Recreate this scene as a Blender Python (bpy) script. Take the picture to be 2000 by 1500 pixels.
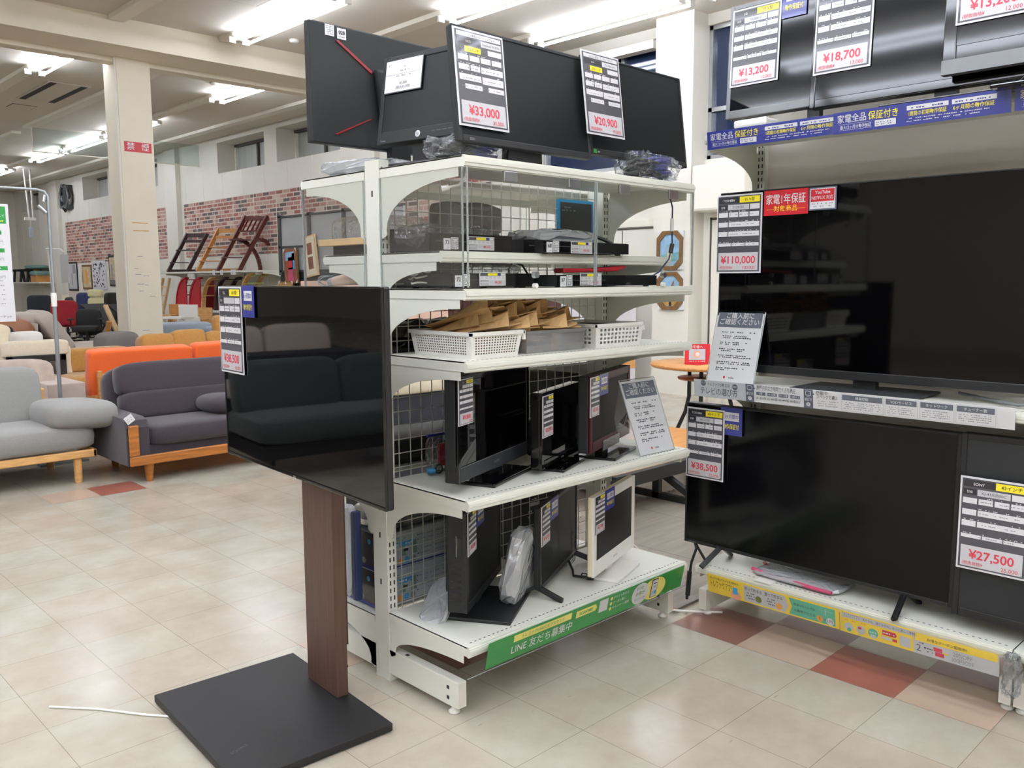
import bpy, bmesh, math, random
from mathutils import Matrix, Vector
random.seed(7)
PI = math.pi
for o in list(bpy.data.objects):
    bpy.data.objects.remove(o)
SC = bpy.context.scene
COL = SC.collection

# ------------------------------------------------------------------ camera
CAM_H = 1.42
FPX, YAW, PITCH, ROLL = 1682.0, 0.79772, 0.119987, -0.0040329     # pixels of a 2000 x 1500 frame, radians
cy_, sy_, cp_, sp_ = math.cos(YAW), math.sin(YAW), math.cos(PITCH), math.sin(PITCH)
FW = Vector((cy_*cp_, sy_*cp_, -sp_)); R0 = Vector((sy_, -cy_, 0)); U0 = R0.cross(FW)
RT = math.cos(ROLL)*R0 + math.sin(ROLL)*U0
UP = -math.sin(ROLL)*R0 + math.cos(ROLL)*U0
cam = bpy.data.cameras.new('camera'); cam.sensor_width = 36.0; cam.lens = 36.0*FPX/2000.0
cam.clip_start = 0.05; cam.clip_end = 200
co = bpy.data.objects.new('camera', cam); COL.objects.link(co)
m = Matrix.Identity(4)
for i in range(3):
    m[i][0] = RT[i]; m[i][1] = UP[i]; m[i][2] = -FW[i]
m[2][3] = CAM_H
co.matrix_world = m
SC.camera = co
# ------------------------------------------------------------------ light and exposure (lit by ceiling tubes, with unseen ones added, at night)
w = bpy.data.worlds.new('night'); SC.world = w; w.use_nodes = True
w.node_tree.nodes['Background'].inputs[0].default_value = (0.01, 0.014, 0.03, 1)
w.node_tree.nodes['Background'].inputs[1].default_value = 0.3
SC.view_settings.view_transform = 'Standard'; SC.view_settings.look = 'None'
SC.view_settings.gamma = 1.0; SC.view_settings.use_curve_mapping = False
SC.view_settings.exposure = 0.30
TUBE_STRENGTH = 29.0
cyc = SC.cycles
cyc.use_denoising = True
cyc.max_bounces = 8; cyc.diffuse_bounces = 4; cyc.glossy_bounces = 4; cyc.transmission_bounces = 4
cyc.transparent_max_bounces = 16
cyc.caustics_reflective = False; cyc.caustics_refractive = False
cyc.sample_clamp_indirect = 6.0
cyc.use_light_tree = True

# ------------------------------------------------------------------ materials
def lin(h):
    h = h.lstrip('#'); out = []
    for i in (0, 2, 4):
        v = int(h[i:i+2], 16)/255.0
        out.append(v/12.92 if v <= 0.04045 else ((v+0.055)/1.055)**2.4)
    return out
MATS = {}
def mat(key, col, rough=0.5, metal=0.0, spec=0.5, coat=0.0, noise=None, bump=None, emit=None, alpha=1.0, sheen=0.0):
    M = bpy.data.materials.new(key); M.use_nodes = True
    nt = M.node_tree; b = nt.nodes['Principled BSDF']
    c = lin(col)+[1]
    b.inputs['Base Color'].default_value = c
    b.inputs['Roughness'].default_value = rough; b.inputs['Metallic'].default_value = metal
    b.inputs['Specular IOR Level'].default_value = spec
    b.inputs['Coat Weight'].default_value = coat; b.inputs['Coat Roughness'].default_value = 0.05
    b.inputs['Alpha'].default_value = alpha
    if sheen: b.inputs['Sheen Weight'].default_value = sheen
    if emit is not None:
        b.inputs['Emission Color'].default_value = c; b.inputs['Emission Strength'].default_value = emit
    tc = nt.nodes.new('ShaderNodeTexCoord')
    if noise:
        sc, amt = noise[0], noise[1]
        n = nt.nodes.new('ShaderNodeTexNoise'); n.inputs['Scale'].default_value = sc; n.inputs['Detail'].default_value = 4
        if len(noise) > 2:      # stretched grain
            mp = nt.nodes.new('ShaderNodeMapping'); mp.inputs['Scale'].default_value = noise[2]
            nt.links.new(tc.outputs['Object'], mp.inputs[0]); nt.links.new(mp.outputs[0], n.inputs['Vector'])
        else:
            nt.links.new(tc.outputs['Object'], n.inputs['Vector'])
        r = nt.nodes.new('ShaderNodeMapRange'); r.inputs[1].default_value = 0.3; r.inputs[2].default_value = 0.7
        r.inputs[3].default_value = 1-amt; r.inputs[4].default_value = 1+amt*0.6
        mx = nt.nodes.new('ShaderNodeMix'); mx.data_type = 'RGBA'; mx.blend_type = 'MULTIPLY'; mx.inputs[0].default_value = 1
        mx.inputs[6].default_value = c
        nt.links.new(n.outputs[0], r.inputs[0]); nt.links.new(r.outputs[0], mx.inputs[7]); nt.links.new(mx.outputs[2], b.inputs['Base Color'])
    if bump:
        n2 = nt.nodes.new('ShaderNodeTexNoise'); n2.inputs['Scale'].default_value = bump[0]; n2.inputs['Detail'].default_value = 3
        nt.links.new(tc.outputs['Object'], n2.inputs['Vector'])
        bp = nt.nodes.new('ShaderNodeBump'); bp.inputs['Strength'].default_value = bump[1]; bp.inputs['Distance'].default_value = 0.01
        nt.links.new(n2.outputs[0], bp.inputs['Height']); nt.links.new(bp.outputs[0], b.inputs['Normal'])
    MATS[key] = M
    return M
def clear_mat(key, tint='#ffffff', gloss=0.12, rough=0.03, milky=0.0, bump=None):
    """thin clear sheet: mostly see-through, with a real gloss on top and optional milkiness"""
    M = bpy.data.materials.new(key); M.use_nodes = True; nt = M.node_tree; nt.nodes.clear()
    out = nt.nodes.new('ShaderNodeOutputMaterial')
    tr = nt.nodes.new('ShaderNodeBsdfTransparent'); tr.inputs[0].default_value = lin(tint)+[1]
    gl = nt.nodes.new('ShaderNodeBsdfGlossy'); gl.inputs['Roughness'].default_value = rough
    df = nt.nodes.new('ShaderNodeBsdfDiffuse'); df.inputs[0].default_value = lin('#e6e8ea')+[1]
    fr = nt.nodes.new('ShaderNodeLayerWeight'); fr.inputs[0].default_value = 0.25
    mr = nt.nodes.new('ShaderNodeMapRange'); mr.inputs[3].default_value = gloss*0.5; mr.inputs[4].default_value = min(1, gloss*5)
    nt.links.new(fr.outputs['Fresnel'], mr.inputs[0])
    m1 = nt.nodes.new('ShaderNodeMixShader'); m1.inputs[0].default_value = milky
    nt.links.new(tr.outputs[0], m1.inputs[1]); nt.links.new(df.outputs[0], m1.inputs[2])
    m2 = nt.nodes.new('ShaderNodeMixShader')
    nt.links.new(mr.outputs[0], m2.inputs[0]); nt.links.new(m1.outputs[0], m2.inputs[1]); nt.links.new(gl.outputs[0], m2.inputs[2])
    if bump:
        tc = nt.nodes.new('ShaderNodeTexCoord'); n2 = nt.nodes.new('ShaderNodeTexNoise'); n2.inputs['Scale'].default_value = bump[0]
        bp = nt.nodes.new('ShaderNodeBump'); bp.inputs['Strength'].default_value = bump[1]; bp.inputs['Distance'].default_value = 0.02
        nt.links.new(tc.outputs['Object'], n2.inputs['Vector']); nt.links.new(n2.outputs[0], bp.inputs['Height'])
        nt.links.new(bp.outputs[0], gl.inputs['Normal']); nt.links.new(bp.outputs[0], fr.inputs['Normal'])
    nt.links.new(m2.outputs[0], out.inputs[0])
    MATS[key] = M

mat('wall', '#dcd6c8', 0.75, noise=(1.3, 0.05), bump=(60, 0.03))
mat('wall_white', '#ddd9cd', 0.7, noise=(0.8, 0.06))
mat('ceiling', '#d6cfc2', 0.85, noise=(0.5, 0.05), bump=(45, 0.06))
mat('beam', '#e8e0cb', 0.7, noise=(2.0, 0.05))
mat('trim', '#e4dfd0', 0.5, noise=(3, 0.04))
mat('dark_line', '#4a4640', 0.7, noise=(5, 0.1))
mat('shelf', '#dedfd3', 0.38, noise=(6, 0.025))
mat('shelf_dark', '#232320', 0.7, noise=(5, 0.1))
mat('board', '#d9d3c8', 0.55, noise=(2, 0.03))
mat('wire', '#d7d5cc', 0.35, metal=0.2, noise=(9, 0.04))
mat('steel', '#b9bcbd', 0.28, metal=0.9, noise=(9, 0.05))
mat('pole_grey', '#9aa0a3', 0.35, metal=0.6, noise=(9, 0.05))
mat('blk', '#17181a', 0.42, noise=(30, 0.1))
mat('blk_matte', '#161819', 0.62, noise=(40, 0.12))
mat('blk_gloss', '#0b0b0d', 0.07, spec=0.55, noise=(8, 0.05))
mat('mirror_screen', '#030304', 0.03, spec=0.75, noise=(3, 0.05))
mat('screen', '#08080a', 0.14, spec=0.28, noise=(2, 0.05))
mat('screen_dark', '#0e0f0f', 0.4, spec=0.16, noise=(2, 0.05))
mat('screen_gloss', '#0c1015', 0.06, spec=0.4, noise=(2, 0.05))
mat('black_mirror', '#030304', 0.05, spec=0.35, noise=(3, 0.05))
mat('screen_matte', '#121516', 0.42, spec=0.22, noise=(2, 0.05))
mat('bezel_grey', '#77797b', 0.4, metal=0.3, noise=(20, 0.04))
mat('bezel_charcoal', '#2e3034', 0.45, noise=(30, 0.06))
mat('silver_band', '#8d8f90', 0.3, metal=0.6, noise=(20, 0.05))
mat('tv_white', '#eceae2', 0.3, coat=0.3, noise=(8, 0.02))
mat('tv_yellowed', '#e4d8b4', 0.4, noise=(8, 0.04))
mat('wine', '#3a0c13', 0.35, spec=0.12, noise=(8, 0.08))
mat('screen_sheen', '#232527', 0.5, spec=0.45, noise=(2, 0.05))
mat('screen_low', '#151113', 0.4, spec=0.06, noise=(2, 0.05))
mat('red_line', '#8e2029', 0.4, noise=(8, 0.05))
mat('base_black', '#131416', 0.5, noise=(60, 0.15), bump=(400, 0.12))
mat('walnut', '#543c31', 0.5, noise=(6, 0.25, (14, 14, 0.7)), bump=(90, 0.04))
mat('walnut_dark', '#452c22', 0.5, noise=(6, 0.25, (14, 14, 0.7)))
mat('wood', '#c48a4c', 0.42, noise=(5, 0.22, (1, 9, 9)))
mat('wood_grain', '#a8682c', 0.4, noise=(4, 0.4, (1, 4, 14)))
mat('wood_light', '#d2a266', 0.45, noise=(5, 0.2, (2, 2, 9)))
mat('wood_pale', '#d8b687', 0.5, noise=(5, 0.2, (9, 2, 2)))
mat('wood_dark', '#3c2122', 0.45, noise=(5, 0.2, (2, 2, 9)))
mat('mahogany', '#5d2a22', 0.4, noise=(5, 0.25, (2, 2, 9)))
mat('kraft', '#e4bd86', 0.7, noise=(14, 0.14), bump=(70, 0.08))
mat('kraft_dark', '#8d6a3d', 0.75, noise=(14, 0.14))
mat('plastic_white', '#ebe9e2', 0.4, noise=(8, 0.03))
mat('grey_fabric', '#858481', 0.9, noise=(220, 0.12), bump=(400, 0.15), sheen=0.2)
mat('char_fabric', '#393238', 0.95, noise=(200, 0.18), bump=(350, 0.2), sheen=0.2)
mat('green_fabric', '#39413f', 0.9, noise=(120, 0.15), bump=(12, 0.3), sheen=0.2)
mat('orange_fabric', '#e2601f', 0.85, noise=(150, 0.08), bump=(300, 0.1), sheen=0.2)
mat('camel_fabric', '#b0803f', 0.9, noise=(60, 0.12), bump=(200, 0.15), sheen=0.3)
mat('taupe_fabric', '#b3a296', 0.85, noise=(9, 0.16), bump=(200, 0.1), sheen=0.4)
mat('beige_fabric', '#bcb0a4', 0.9, noise=(120, 0.08), bump=(250, 0.1), sheen=0.2)
mat('cream_fabric', '#e6dbc2', 0.9, noise=(40, 0.05), bump=(9, 0.12), sheen=0.2)
mat('brown_leather', '#9a6647', 0.45, noise=(7, 0.12), bump=(9, 0.35))
mat('slate_fabric', '#77716e', 0.9, noise=(120, 0.1), bump=(250, 0.1))
mat('blue_fabric', '#a3afbb', 0.9, noise=(120, 0.08), bump=(250, 0.1))
mat('dark_fabric', '#2a2c33', 0.9, noise=(120, 0.12))
mat('plum_fabric', '#51454f', 0.9, noise=(120, 0.12))
mat('red_fabric', '#a3202b', 0.8, noise=(120, 0.1))
mat('red_paint', '#b4202c', 0.4, noise=(9, 0.08))
mat('navy', '#23305a', 0.7, noise=(50, 0.1))
mat('yellow_fabric', '#d9d0a0', 0.8, noise=(50, 0.08))
mat('teal', '#6f8f88', 0.7, noise=(20, 0.1))
mat('lime', '#a9b56a', 0.7, noise=(20, 0.1))
mat('lilac', '#c9c6cc', 0.6, noise=(5, 0.05))
mat('rose_gold', '#cdaea2', 0.35, metal=0.25, noise=(12, 0.05))
mat('grey_plastic', '#8a9296', 0.4, noise=(12, 0.05))
mat('brown_panel', '#4c2b26', 0.5, noise=(4, 0.2, (9, 9, 1)))
mat('pink_beige', '#c9a896', 0.6, noise=(4, 0.06))
mat('mat_grey', '#776f64', 0.5, noise=(3, 0.25, (0.9, 8, 1)))
mat('night_glass', '#1d2a44', 0.06, spec=0.6, noise=(1, 0.2))
mat('grey_shutter', '#a8aaa4', 0.5, noise=(2, 0.1, (1, 6, 0.4)))
mat('tube', '#e9effd', 0.5, emit=TUBE_STRENGTH, noise=None)
mat('socket', '#e9e7e2', 0.5, noise=(9, 0.03))
mat('vent_dark', '#3c3a37', 0.8, noise=(30, 0.2))
mat('foil', '#b9bab8', 0.22, metal=0.8, noise=(7, 0.1), bump=(9, 0.6))
mat('tarp', '#c4c8cd', 0.4, noise=(9, 0.08), bump=(20, 0.4))
mat('navy_edge', '#20305a', 0.5, noise=(9, 0.08))
mat('screen_paper', '#a3a6a6', 0.6, noise=(3, 0.04))
mat('charcoal_board', '#3d4041', 0.6, noise=(6, 0.2))
mat('gold_frame', '#7d5c36', 0.45, metal=0.3, noise=(60, 0.35), bump=(90, 0.4))
mat('dirt', '#8b6a55', 0.9, noise=(40, 0.3))
# print inks
mat('i_white', '#dcdbdd', 0.35, coat=0.25, noise=(2, 0.02)); mat('i_grey', '#c6c5c8', 0.35, coat=0.35, noise=(2, 0.02))
mat('i_dark', '#4b4b51', 0.35, coat=0.35, noise=(2, 0.02)); mat('i_black', '#262629', 0.35, coat=0.3, noise=(2, 0.02))
mat('i_yellow', '#f2e12c', 0.4, coat=0.3, noise=(2, 0.02)); mat('i_red', '#cf3f51', 0.45, noise=(2, 0.02))
mat('i_red_bg', '#c0202c', 0.35, coat=0.3, noise=(2, 0.02)); mat('i_blue', '#2f3788', 0.35, coat=0.4, noise=(2, 0.02))
mat('i_slate', '#5b616e', 0.35, coat=0.3, noise=(2, 0.02)); mat('i_mid', '#8b8b92', 0.45, noise=(2, 0.02))
mat('i_guide', '#c3c5cb', 0.3, coat=0.4, noise=(2, 0.02)); mat('i_green', '#2f8f45', 0.3, coat=0.4, noise=(2, 0.03))
mat('i_lemon', '#f0e27a', 0.35, coat=0.3, noise=(2, 0.02)); mat('i_gold', '#f3cf3f', 0.3, coat=0.4, noise=(2, 0.02))
mat('i_mint', '#5fb596', 0.35, coat=0.3, noise=(2, 0.02)); mat('i_orange', '#e7a04c', 0.4, noise=(2, 0.02))
mat('i_cyan', '#3f9fd6', 0.4, noise=(2, 0.03)); mat('i_skin', '#e8a080', 0.4, noise=(2, 0.02))
mat('i_olive', '#77793c', 0.4, noise=(30, 0.3)); mat('i_sky', '#8fb3cf', 0.5, noise=(9, 0.35)); mat('i_pink', '#c24a6e', 0.5, noise=(9, 0.3))
mat('i_rust', '#8b4a33', 0.5, noise=(9, 0.35)); mat('i_canvas', '#c6b490', 0.6, noise=(9, 0.3)); mat('i_teal', '#6b9aa0', 0.5, noise=(12, 0.35))
mat('i_boxgrey', '#b4bcc6', 0.4, noise=(7, 0.12)); mat('i_leafy', '#7e9c86', 0.5, noise=(14, 0.4)); mat('i_ochre', '#b08a4a', 0.5, noise=(12, 0.3))
clear_mat('acrylic', '#fefffe', 0.045, 0.02, 0.004)
clear_mat('acrylic_edge', '#cfe0da', 0.3, 0.1, 0.35)
clear_mat('glass_sheet', '#e9efec', 0.05, 0.05, 0.03)
clear_mat('bag_clear', '#f6f8fa', 0.13, 0.08, 0.05, bump=(30, 1.0))
clear_mat('bag_milky', '#e6e8ee', 0.25, 0.2, 0.5, bump=(18, 0.9))
clear_mat('tub_clear', '#efeae6', 0.2, 0.12, 0.22)

def floor_material():
    M = bpy.data.materials.new('floor_tiles'); M.use_nodes = True; nt = M.node_tree; b = nt.nodes['Principled BSDF']
    tc = nt.nodes.new('ShaderNodeTexCoord'); mp = nt.nodes.new('ShaderNodeMapping')
    mp.inputs['Location'].default_value = (-0.145, -0.180, 0)
    nt.links.new(tc.outputs['Object'], mp.inputs[0])
    br = nt.nodes.new('ShaderNodeTexBrick'); br.offset = 0; br.squash = 1
    for k, v in (('Scale', 1.0), ('Mortar Size', 0.0011), ('Mortar Smooth', 0.3), ('Bias', 0.0), ('Brick Width', 0.303), ('Row Height', 0.303)):
        br.inputs[k].default_value = v
    br.inputs['Color1'].default_value = lin('#b6b3a6')+[1]; br.inputs['Color2'].default_value = lin('#b5ad9f')+[1]
    br.inputs['Mortar'].default_value = lin('#857d71')+[1]
    nt.links.new(mp.outputs[0], br.inputs['Vector'])
    n1 = nt.nodes.new('ShaderNodeTexNoise'); n1.inputs['Scale'].default_value = 3.2; n1.inputs['Detail'].default_value = 6; n1.inputs['Roughness'].default_value = 0.65
    nt.links.new(tc.outputs['Object'], n1.inputs['Vector'])
    cr = nt.nodes.new('ShaderNodeValToRGB'); cr.color_ramp.elements[0].position = 0.2; cr.color_ramp.elements[0].color = lin('#dfd5cd')+[1]
    cr.color_ramp.elements[1].position = 0.8; cr.color_ramp.elements[1].color = (1, 1, 1, 1)
    nt.links.new(n1.outputs[0], cr.inputs[0])
    mx = nt.nodes.new('ShaderNodeMix'); mx.data_type = 'RGBA'; mx.blend_type = 'MULTIPLY'; mx.inputs[0].default_value = 1
    nt.links.new(br.outputs[0], mx.inputs[6]); nt.links.new(cr.outputs[0], mx.inputs[7])
    # scuffs: thin streaks
    mp2 = nt.nodes.new('ShaderNodeMapping'); mp2.inputs['Scale'].default_value = (2.2, 9, 1); mp2.inputs['Rotation'].default_value = (0, 0, 0.6)
    nt.links.new(tc.outputs['Object'], mp2.inputs[0])
    n3 = nt.nodes.new('ShaderNodeTexNoise'); n3.inputs['Scale'].default_value = 5; n3.inputs['Detail'].default_value = 8
    nt.links.new(mp2.outputs[0], n3.inputs['Vector'])
    c3 = nt.nodes.new('ShaderNodeValToRGB'); c3.color_ramp.elements[0].position = 0.70; c3.color_ramp.elements[0].color = (1, 1, 1, 1)
    c3.color_ramp.elements[1].position = 0.76; c3.color_ramp.elements[1].color = lin('#b9aea2')+[1]
    nt.links.new(n3.outputs[0], c3.inputs[0])
    mx2 = nt.nodes.new('ShaderNodeMix'); mx2.data_type = 'RGBA'; mx2.blend_type = 'MULTIPLY'; mx2.inputs[0].default_value = 0.5
    nt.links.new(mx.outputs[2], mx2.inputs[6]); nt.links.new(c3.outputs[0], mx2.inputs[7])
    # sparse black specks
    vo = nt.nodes.new('ShaderNodeTexVoronoi'); vo.inputs['Scale'].default_value = 2.6
    nt.links.new(tc.outputs['Object'], vo.inputs['Vector'])
    c4 = nt.nodes.new('ShaderNodeValToRGB'); c4.color_ramp.elements[0].position = 0.010; c4.color_ramp.elements[0].color = lin('#55504a')+[1]
    c4.color_ramp.elements[1].position = 0.016; c4.color_ramp.elements[1].color = (1, 1, 1, 1)
    nt.links.new(vo.outputs['Distance'], c4.inputs[0])
    mx3 = nt.nodes.new('ShaderNodeMix'); mx3.data_type = 'RGBA'; mx3.blend_type = 'MULTIPLY'; mx3.inputs[0].default_value = 1
    nt.links.new(mx2.outputs[2], mx3.inputs[6]); nt.links.new(c4.outputs[0], mx3.inputs[7])
    nt.links.new(mx3.outputs[2], b.inputs['Base Color'])
    rr = nt.nodes.new('ShaderNodeMapRange'); rr.inputs[1].default_value = 0.3; rr.inputs[2].default_value = 0.7
    rr.inputs[3].default_value = 0.13; rr.inputs[4].default_value = 0.27
    nt.links.new(n1.outputs[0], rr.inputs[0]); nt.links.new(rr.outputs[0], b.inputs['Roughness'])
    b.inputs['Specular IOR Level'].default_value = 0.5
    n2 = nt.nodes.new('ShaderNodeTexNoise'); n2.inputs['Scale'].default_value = 5; n2.inputs['Detail'].default_value = 2
    nt.links.new(tc.outputs['Object'], n2.inputs['Vector'])
    bp = nt.nodes.new('ShaderNodeBump'); bp.inputs['Strength'].default_value = 0.15; bp.inputs['Distance'].default_value = 0.01
    nt.links.new(n2.outputs[0], bp.inputs['Height']); nt.links.new(bp.outputs[0], b.inputs['Normal'])
    MATS['floor'] = M
floor_material()
mat('tile_red', '#935a4d', 0.28, noise=(9, 0.1)); mat('tile_pink', '#b09b88', 0.28, noise=(6, 0.08)); mat('tile_brick', '#7d564b', 0.3, noise=(6, 0.1))

def brick_material():
    M = bpy.data.materials.new('brick_paper'); M.use_nodes = True; nt = M.node_tree; b = nt.nodes['Principled BSDF']
    tc = nt.nodes.new('ShaderNodeTexCoord'); sp = nt.nodes.new('ShaderNodeSeparateXYZ'); cb = nt.nodes.new('ShaderNodeCombineXYZ')
    nt.links.new(tc.outputs['Object'], sp.inputs[0]); nt.links.new(sp.outputs[1], cb.inputs[0]); nt.links.new(sp.outputs[2], cb.inputs[1])
    br = nt.nodes.new('ShaderNodeTexBrick')
    for k, v in (('Scale', 1.0), ('Mortar Size', 0.012), ('Bias', -0.1), ('Brick Width', 0.27), ('Row Height', 0.085)):
        br.inputs[k].default_value = v
    br.inputs['Color1'].default_value = (0, 0, 0, 1); br.inputs['Color2'].default_value = (1, 1, 1, 1); br.inputs['Mortar'].default_value = (0.5, 0.5, 0.5, 1)
    nt.links.new(cb.outputs[0], br.inputs['Vector'])
    cr = nt.nodes.new('ShaderNodeValToRGB'); cr.color_ramp.interpolation = 'CONSTANT'
    for k, (p, c) in enumerate(((0.0, '#5f524e'), (0.14, '#93594f'), (0.4, '#a5766b'), (0.62, '#b08d80'), (0.84, '#c2ab9c'))):
        e = cr.color_ramp.elements[k] if k < 2 else cr.color_ramp.elements.new(p)
        e.position = p; e.color = lin(c)+[1]
    nt.links.new(br.outputs[0], cr.inputs[0])
    mx = nt.nodes.new('ShaderNodeMix'); mx.data_type = 'RGBA'; mx.inputs[7].default_value = lin('#c6b9ab')+[1]
    nt.links.new(br.outputs['Fac'], mx.inputs[0]); nt.links.new(cr.outputs[0], mx.inputs[6])
    nt.links.new(mx.outputs[2], b.inputs['Base Color']); b.inputs['Roughness'].default_value = 0.7
    MATS['brick'] = M
brick_material()

# ------------------------------------------------------------------ mesh building
class MB:
    def __init__(s, T=None):
        s.v = []; s.f = []; s.m = []; s.s = []; s.T = T
    def add(s, verts, faces, mt, smooth=False):
        o = len(s.v)
        for p in verts:
            p = Vector(p)
            s.v.append(s.T @ p if s.T is not None else p)
        for f in faces:
            s.f.append([i+o for i in f]); s.m.append(mt); s.s.append(smooth)
        return s
    def box(s, x0, x1, y0, y1, z0, z1, mt):
        v = [(x, y, z) for z in (z0, z1) for y in (y0, y1) for x in (x0, x1)]
        return s.add(v, [(0, 2, 3, 1), (4, 5, 7, 6), (0, 1, 5, 4), (2, 6, 7, 3), (0, 4, 6, 2), (1, 3, 7, 5)], mt)
    def cbox(s, c, d, mt, R=None):
        v = [Vector((x*d[0]/2, y*d[1]/2, z*d[2]/2)) for z in (-1, 1) for y in (-1, 1) for x in (-1, 1)]
        if R is not None: v = [R @ p for p in v]
        v = [p+Vector(c) for p in v]
        return s.add(v, [(0, 2, 3, 1), (4, 5, 7, 6), (0, 1, 5, 4), (2, 6, 7, 3), (0, 4, 6, 2), (1, 3, 7, 5)], mt)
    def tube(s, path, r, mt, n=8, cap=True):
        path = [Vector(p) for p in path]; k = len(path)
        rs = r if isinstance(r, (list, tuple)) else [r]*k
        vs = []; prev = None
        for i, p in enumerate(path):
            d = (path[min(i+1, k-1)]-path[max(i-1, 0)]).normalized()
            a = prev - d*prev.dot(d) if prev is not None else d.cross(Vector((0, 0, 1)) if abs(d.z) < 0.9 else Vector((1, 0, 0)))
            a.normalize(); prev = a; bb = d.cross(a)
            for j in range(n):
                t = 2*PI*j/n
                vs.append(p+(a*math.cos(t)+bb*math.sin(t))*rs[i])
        fs = []
        for i in range(k-1):
            for j in range(n):
                j2 = (j+1) % n
                fs.append((i*n+j, i*n+j2, (i+1)*n+j2, (i+1)*n+j))
        s.add(vs, fs, mt, True)
        if cap:
            s.add(vs[:n], [tuple(range(n-1, -1, -1))], mt); s.add(vs[-n:], [tuple(range(n))], mt)
        return s
    def bar(s, p0, p1, wd, dp, mt, ref=(0, 0, 1)):
        """rectangular bar from p0 to p1; wd across (perpendicular to ref), dp along ref"""
        p0 = Vector(p0); p1 = Vector(p1); d = (p1-p0).normalized(); r = Vector(ref)
        a = d.cross(r).normalized()*wd/2; b2 = a.cross(d).normalized()*dp/2
        v = [p+i*a+j*b2 for p in (p0, p1) for i, j in ((-1, -1), (1, -1), (1, 1), (-1, 1))]
        return s.add(v, [(3, 2, 1, 0), (4, 5, 6, 7), (0, 1, 5, 4), (1, 2, 6, 5), (2, 3, 7, 6), (3, 0, 4, 7)], mt)
    def prism(s, poly, O, U, V, th, mt, smooth=False):
        """2D polygon in frame O,U,V extruded by th along U x V"""
        O = Vector(O); U = Vector(U); V = Vector(V); N = U.cross(V).normalized()*th
        n = len(poly); a = [O+U*x+V*y for x, y in poly]; b = [p+N for p in a]
        s.add(a+b, [tuple(range(n-1, -1, -1)), tuple(range(n, 2*n))]+[(i, (i+1) % n, n+(i+1) % n, n+i) for i in range(n)], mt, smooth)
        return s
    def lathe(s, prof, c, mt, n=24):
        c = Vector(c); vs = [c+Vector((r*math.cos(2*PI*j/n), r*math.sin(2*PI*j/n), z)) for r, z in prof for j in range(n)]
        fs = [(i*n+j, i*n+(j+1) % n, (i+1)*n+(j+1) % n, (i+1)*n+j) for i in range(len(prof)-1) for j in range(n)]
        s.add(vs, fs, mt, True)
        s.add(vs[:n], [tuple(range(n-1, -1, -1))], mt); s.add(vs[-n:], [tuple(range(n))], mt)
        return s
    def cushion(s, c, d, mt, e=0.35, e2=0.3, R=None, jit=0.0, nu=28, nv=14, seed=0):
        """superellipsoid: rounded, slightly puffed cushion"""
        rnd = random.Random(seed); c = Vector(c); vs = []
        f = lambda t, ex: math.copysign(abs(t)**ex, t)
        for i in range(nv+1):
            ph = -PI/2+PI*i/nv
            for j in range(nu):
                th = 2*PI*j/nu
                p = Vector((f(math.cos(ph), e)*f(math.cos(th), e2)*d[0]/2, f(math.cos(ph), e)*f(math.sin(th), e2)*d[1]/2, f(math.sin(ph), e)*d[2]/2))
                if jit and 0 < i < nv: p += Vector((rnd.uniform(-1, 1), rnd.uniform(-1, 1), rnd.uniform(-1, 1)))*jit
                if R is not None: p = R @ p
                vs.append(c+p)
        fs = [(i*nu+j, i*nu+(j+1) % nu, (i+1)*nu+(j+1) % nu, (i+1)*nu+j) for i in range(nv) for j in range(nu)]
        return s.add(vs, fs, mt, jit == 0)
    def quad(s, a, b, c, d, mt):
        return s.add([a, b, c, d], [(0, 1, 2, 3)], mt)
    def build(s, name, parent=None, bevel=0.0, solid=0.0, sub=0):
        me = bpy.data.meshes.new(name)
        inv = WM[parent.name].inverted() if parent is not None else None
        vs = [inv @ p for p in s.v] if inv is not None else s.v
        me.from_pydata([tuple(p) for p in vs], [], s.f)
        keys = list(dict.fromkeys(s.m))
        for k in keys: me.materials.append(MATS[k])
        ix = {k: i for i, k in enumerate(keys)}
        me.polygons.foreach_set('material_index', [ix[k] for k in s.m])
        me.polygons.foreach_set('use_smooth', s.s)
        me.update()
        o = bpy.data.objects.new(name, me); COL.objects.link(o)
        if parent is not None: o.parent = parent; WM[o.name] = WM[parent.name].copy()
        else: WM[o.name] = Matrix.Identity(4)
        if solid:
            q = o.modifiers.new('thickness', 'SOLIDIFY'); q.thickness = solid; q.offset = 0
        if bevel:
            q = o.modifiers.new('edge', 'BEVEL'); q.width = bevel; q.segments = 2; q.limit_method = 'ANGLE'; q.angle_limit = 0.7
        return o
WM = {}
X, Y, Z = Vector((1, 0, 0)), Vector((0, 1, 0)), Vector((0, 0, 1))
def TR(loc, rz=0.0, tilt=0.0):
    """place: turn about z by rz degrees after leaning back by tilt degrees about local x"""
    return Matrix.Translation(Vector(loc)) @ Matrix.Rotation(math.radians(rz), 4, 'Z') @ Matrix.Rotation(math.radians(-tilt), 4, 'X')
def thing(name, label, cat, T, group=None):
    if not isinstance(T, Matrix): T = Matrix.Translation(Vector(T))
    o = bpy.data.objects.new(name, None); COL.objects.link(o); o.empty_display_size = 0.1
    o.matrix_world = T; WM[o.name] = T.copy()
    o['label'] = label; o['category'] = cat
    if group: o['group'] = group
    return o
def tag(o, label, cat, group=None):
    o['label'] = label; o['category'] = cat
    if group: o['group'] = group
    return o
def struct(o):
    o['kind'] = 'structure'; return o
def dup(root, T, label, group=None, name=None):
    c = root.copy(); COL.objects.link(c); c.matrix_world = T; WM[c.name] = T.copy(); c['label'] = label
    if group: c['group'] = group
    for ch in list(root.children):
        d = ch.copy(); COL.objects.link(d); d.parent = c
        for g in list(ch.children):
            e = g.copy(); COL.objects.link(e); e.parent = d
    return c

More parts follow.
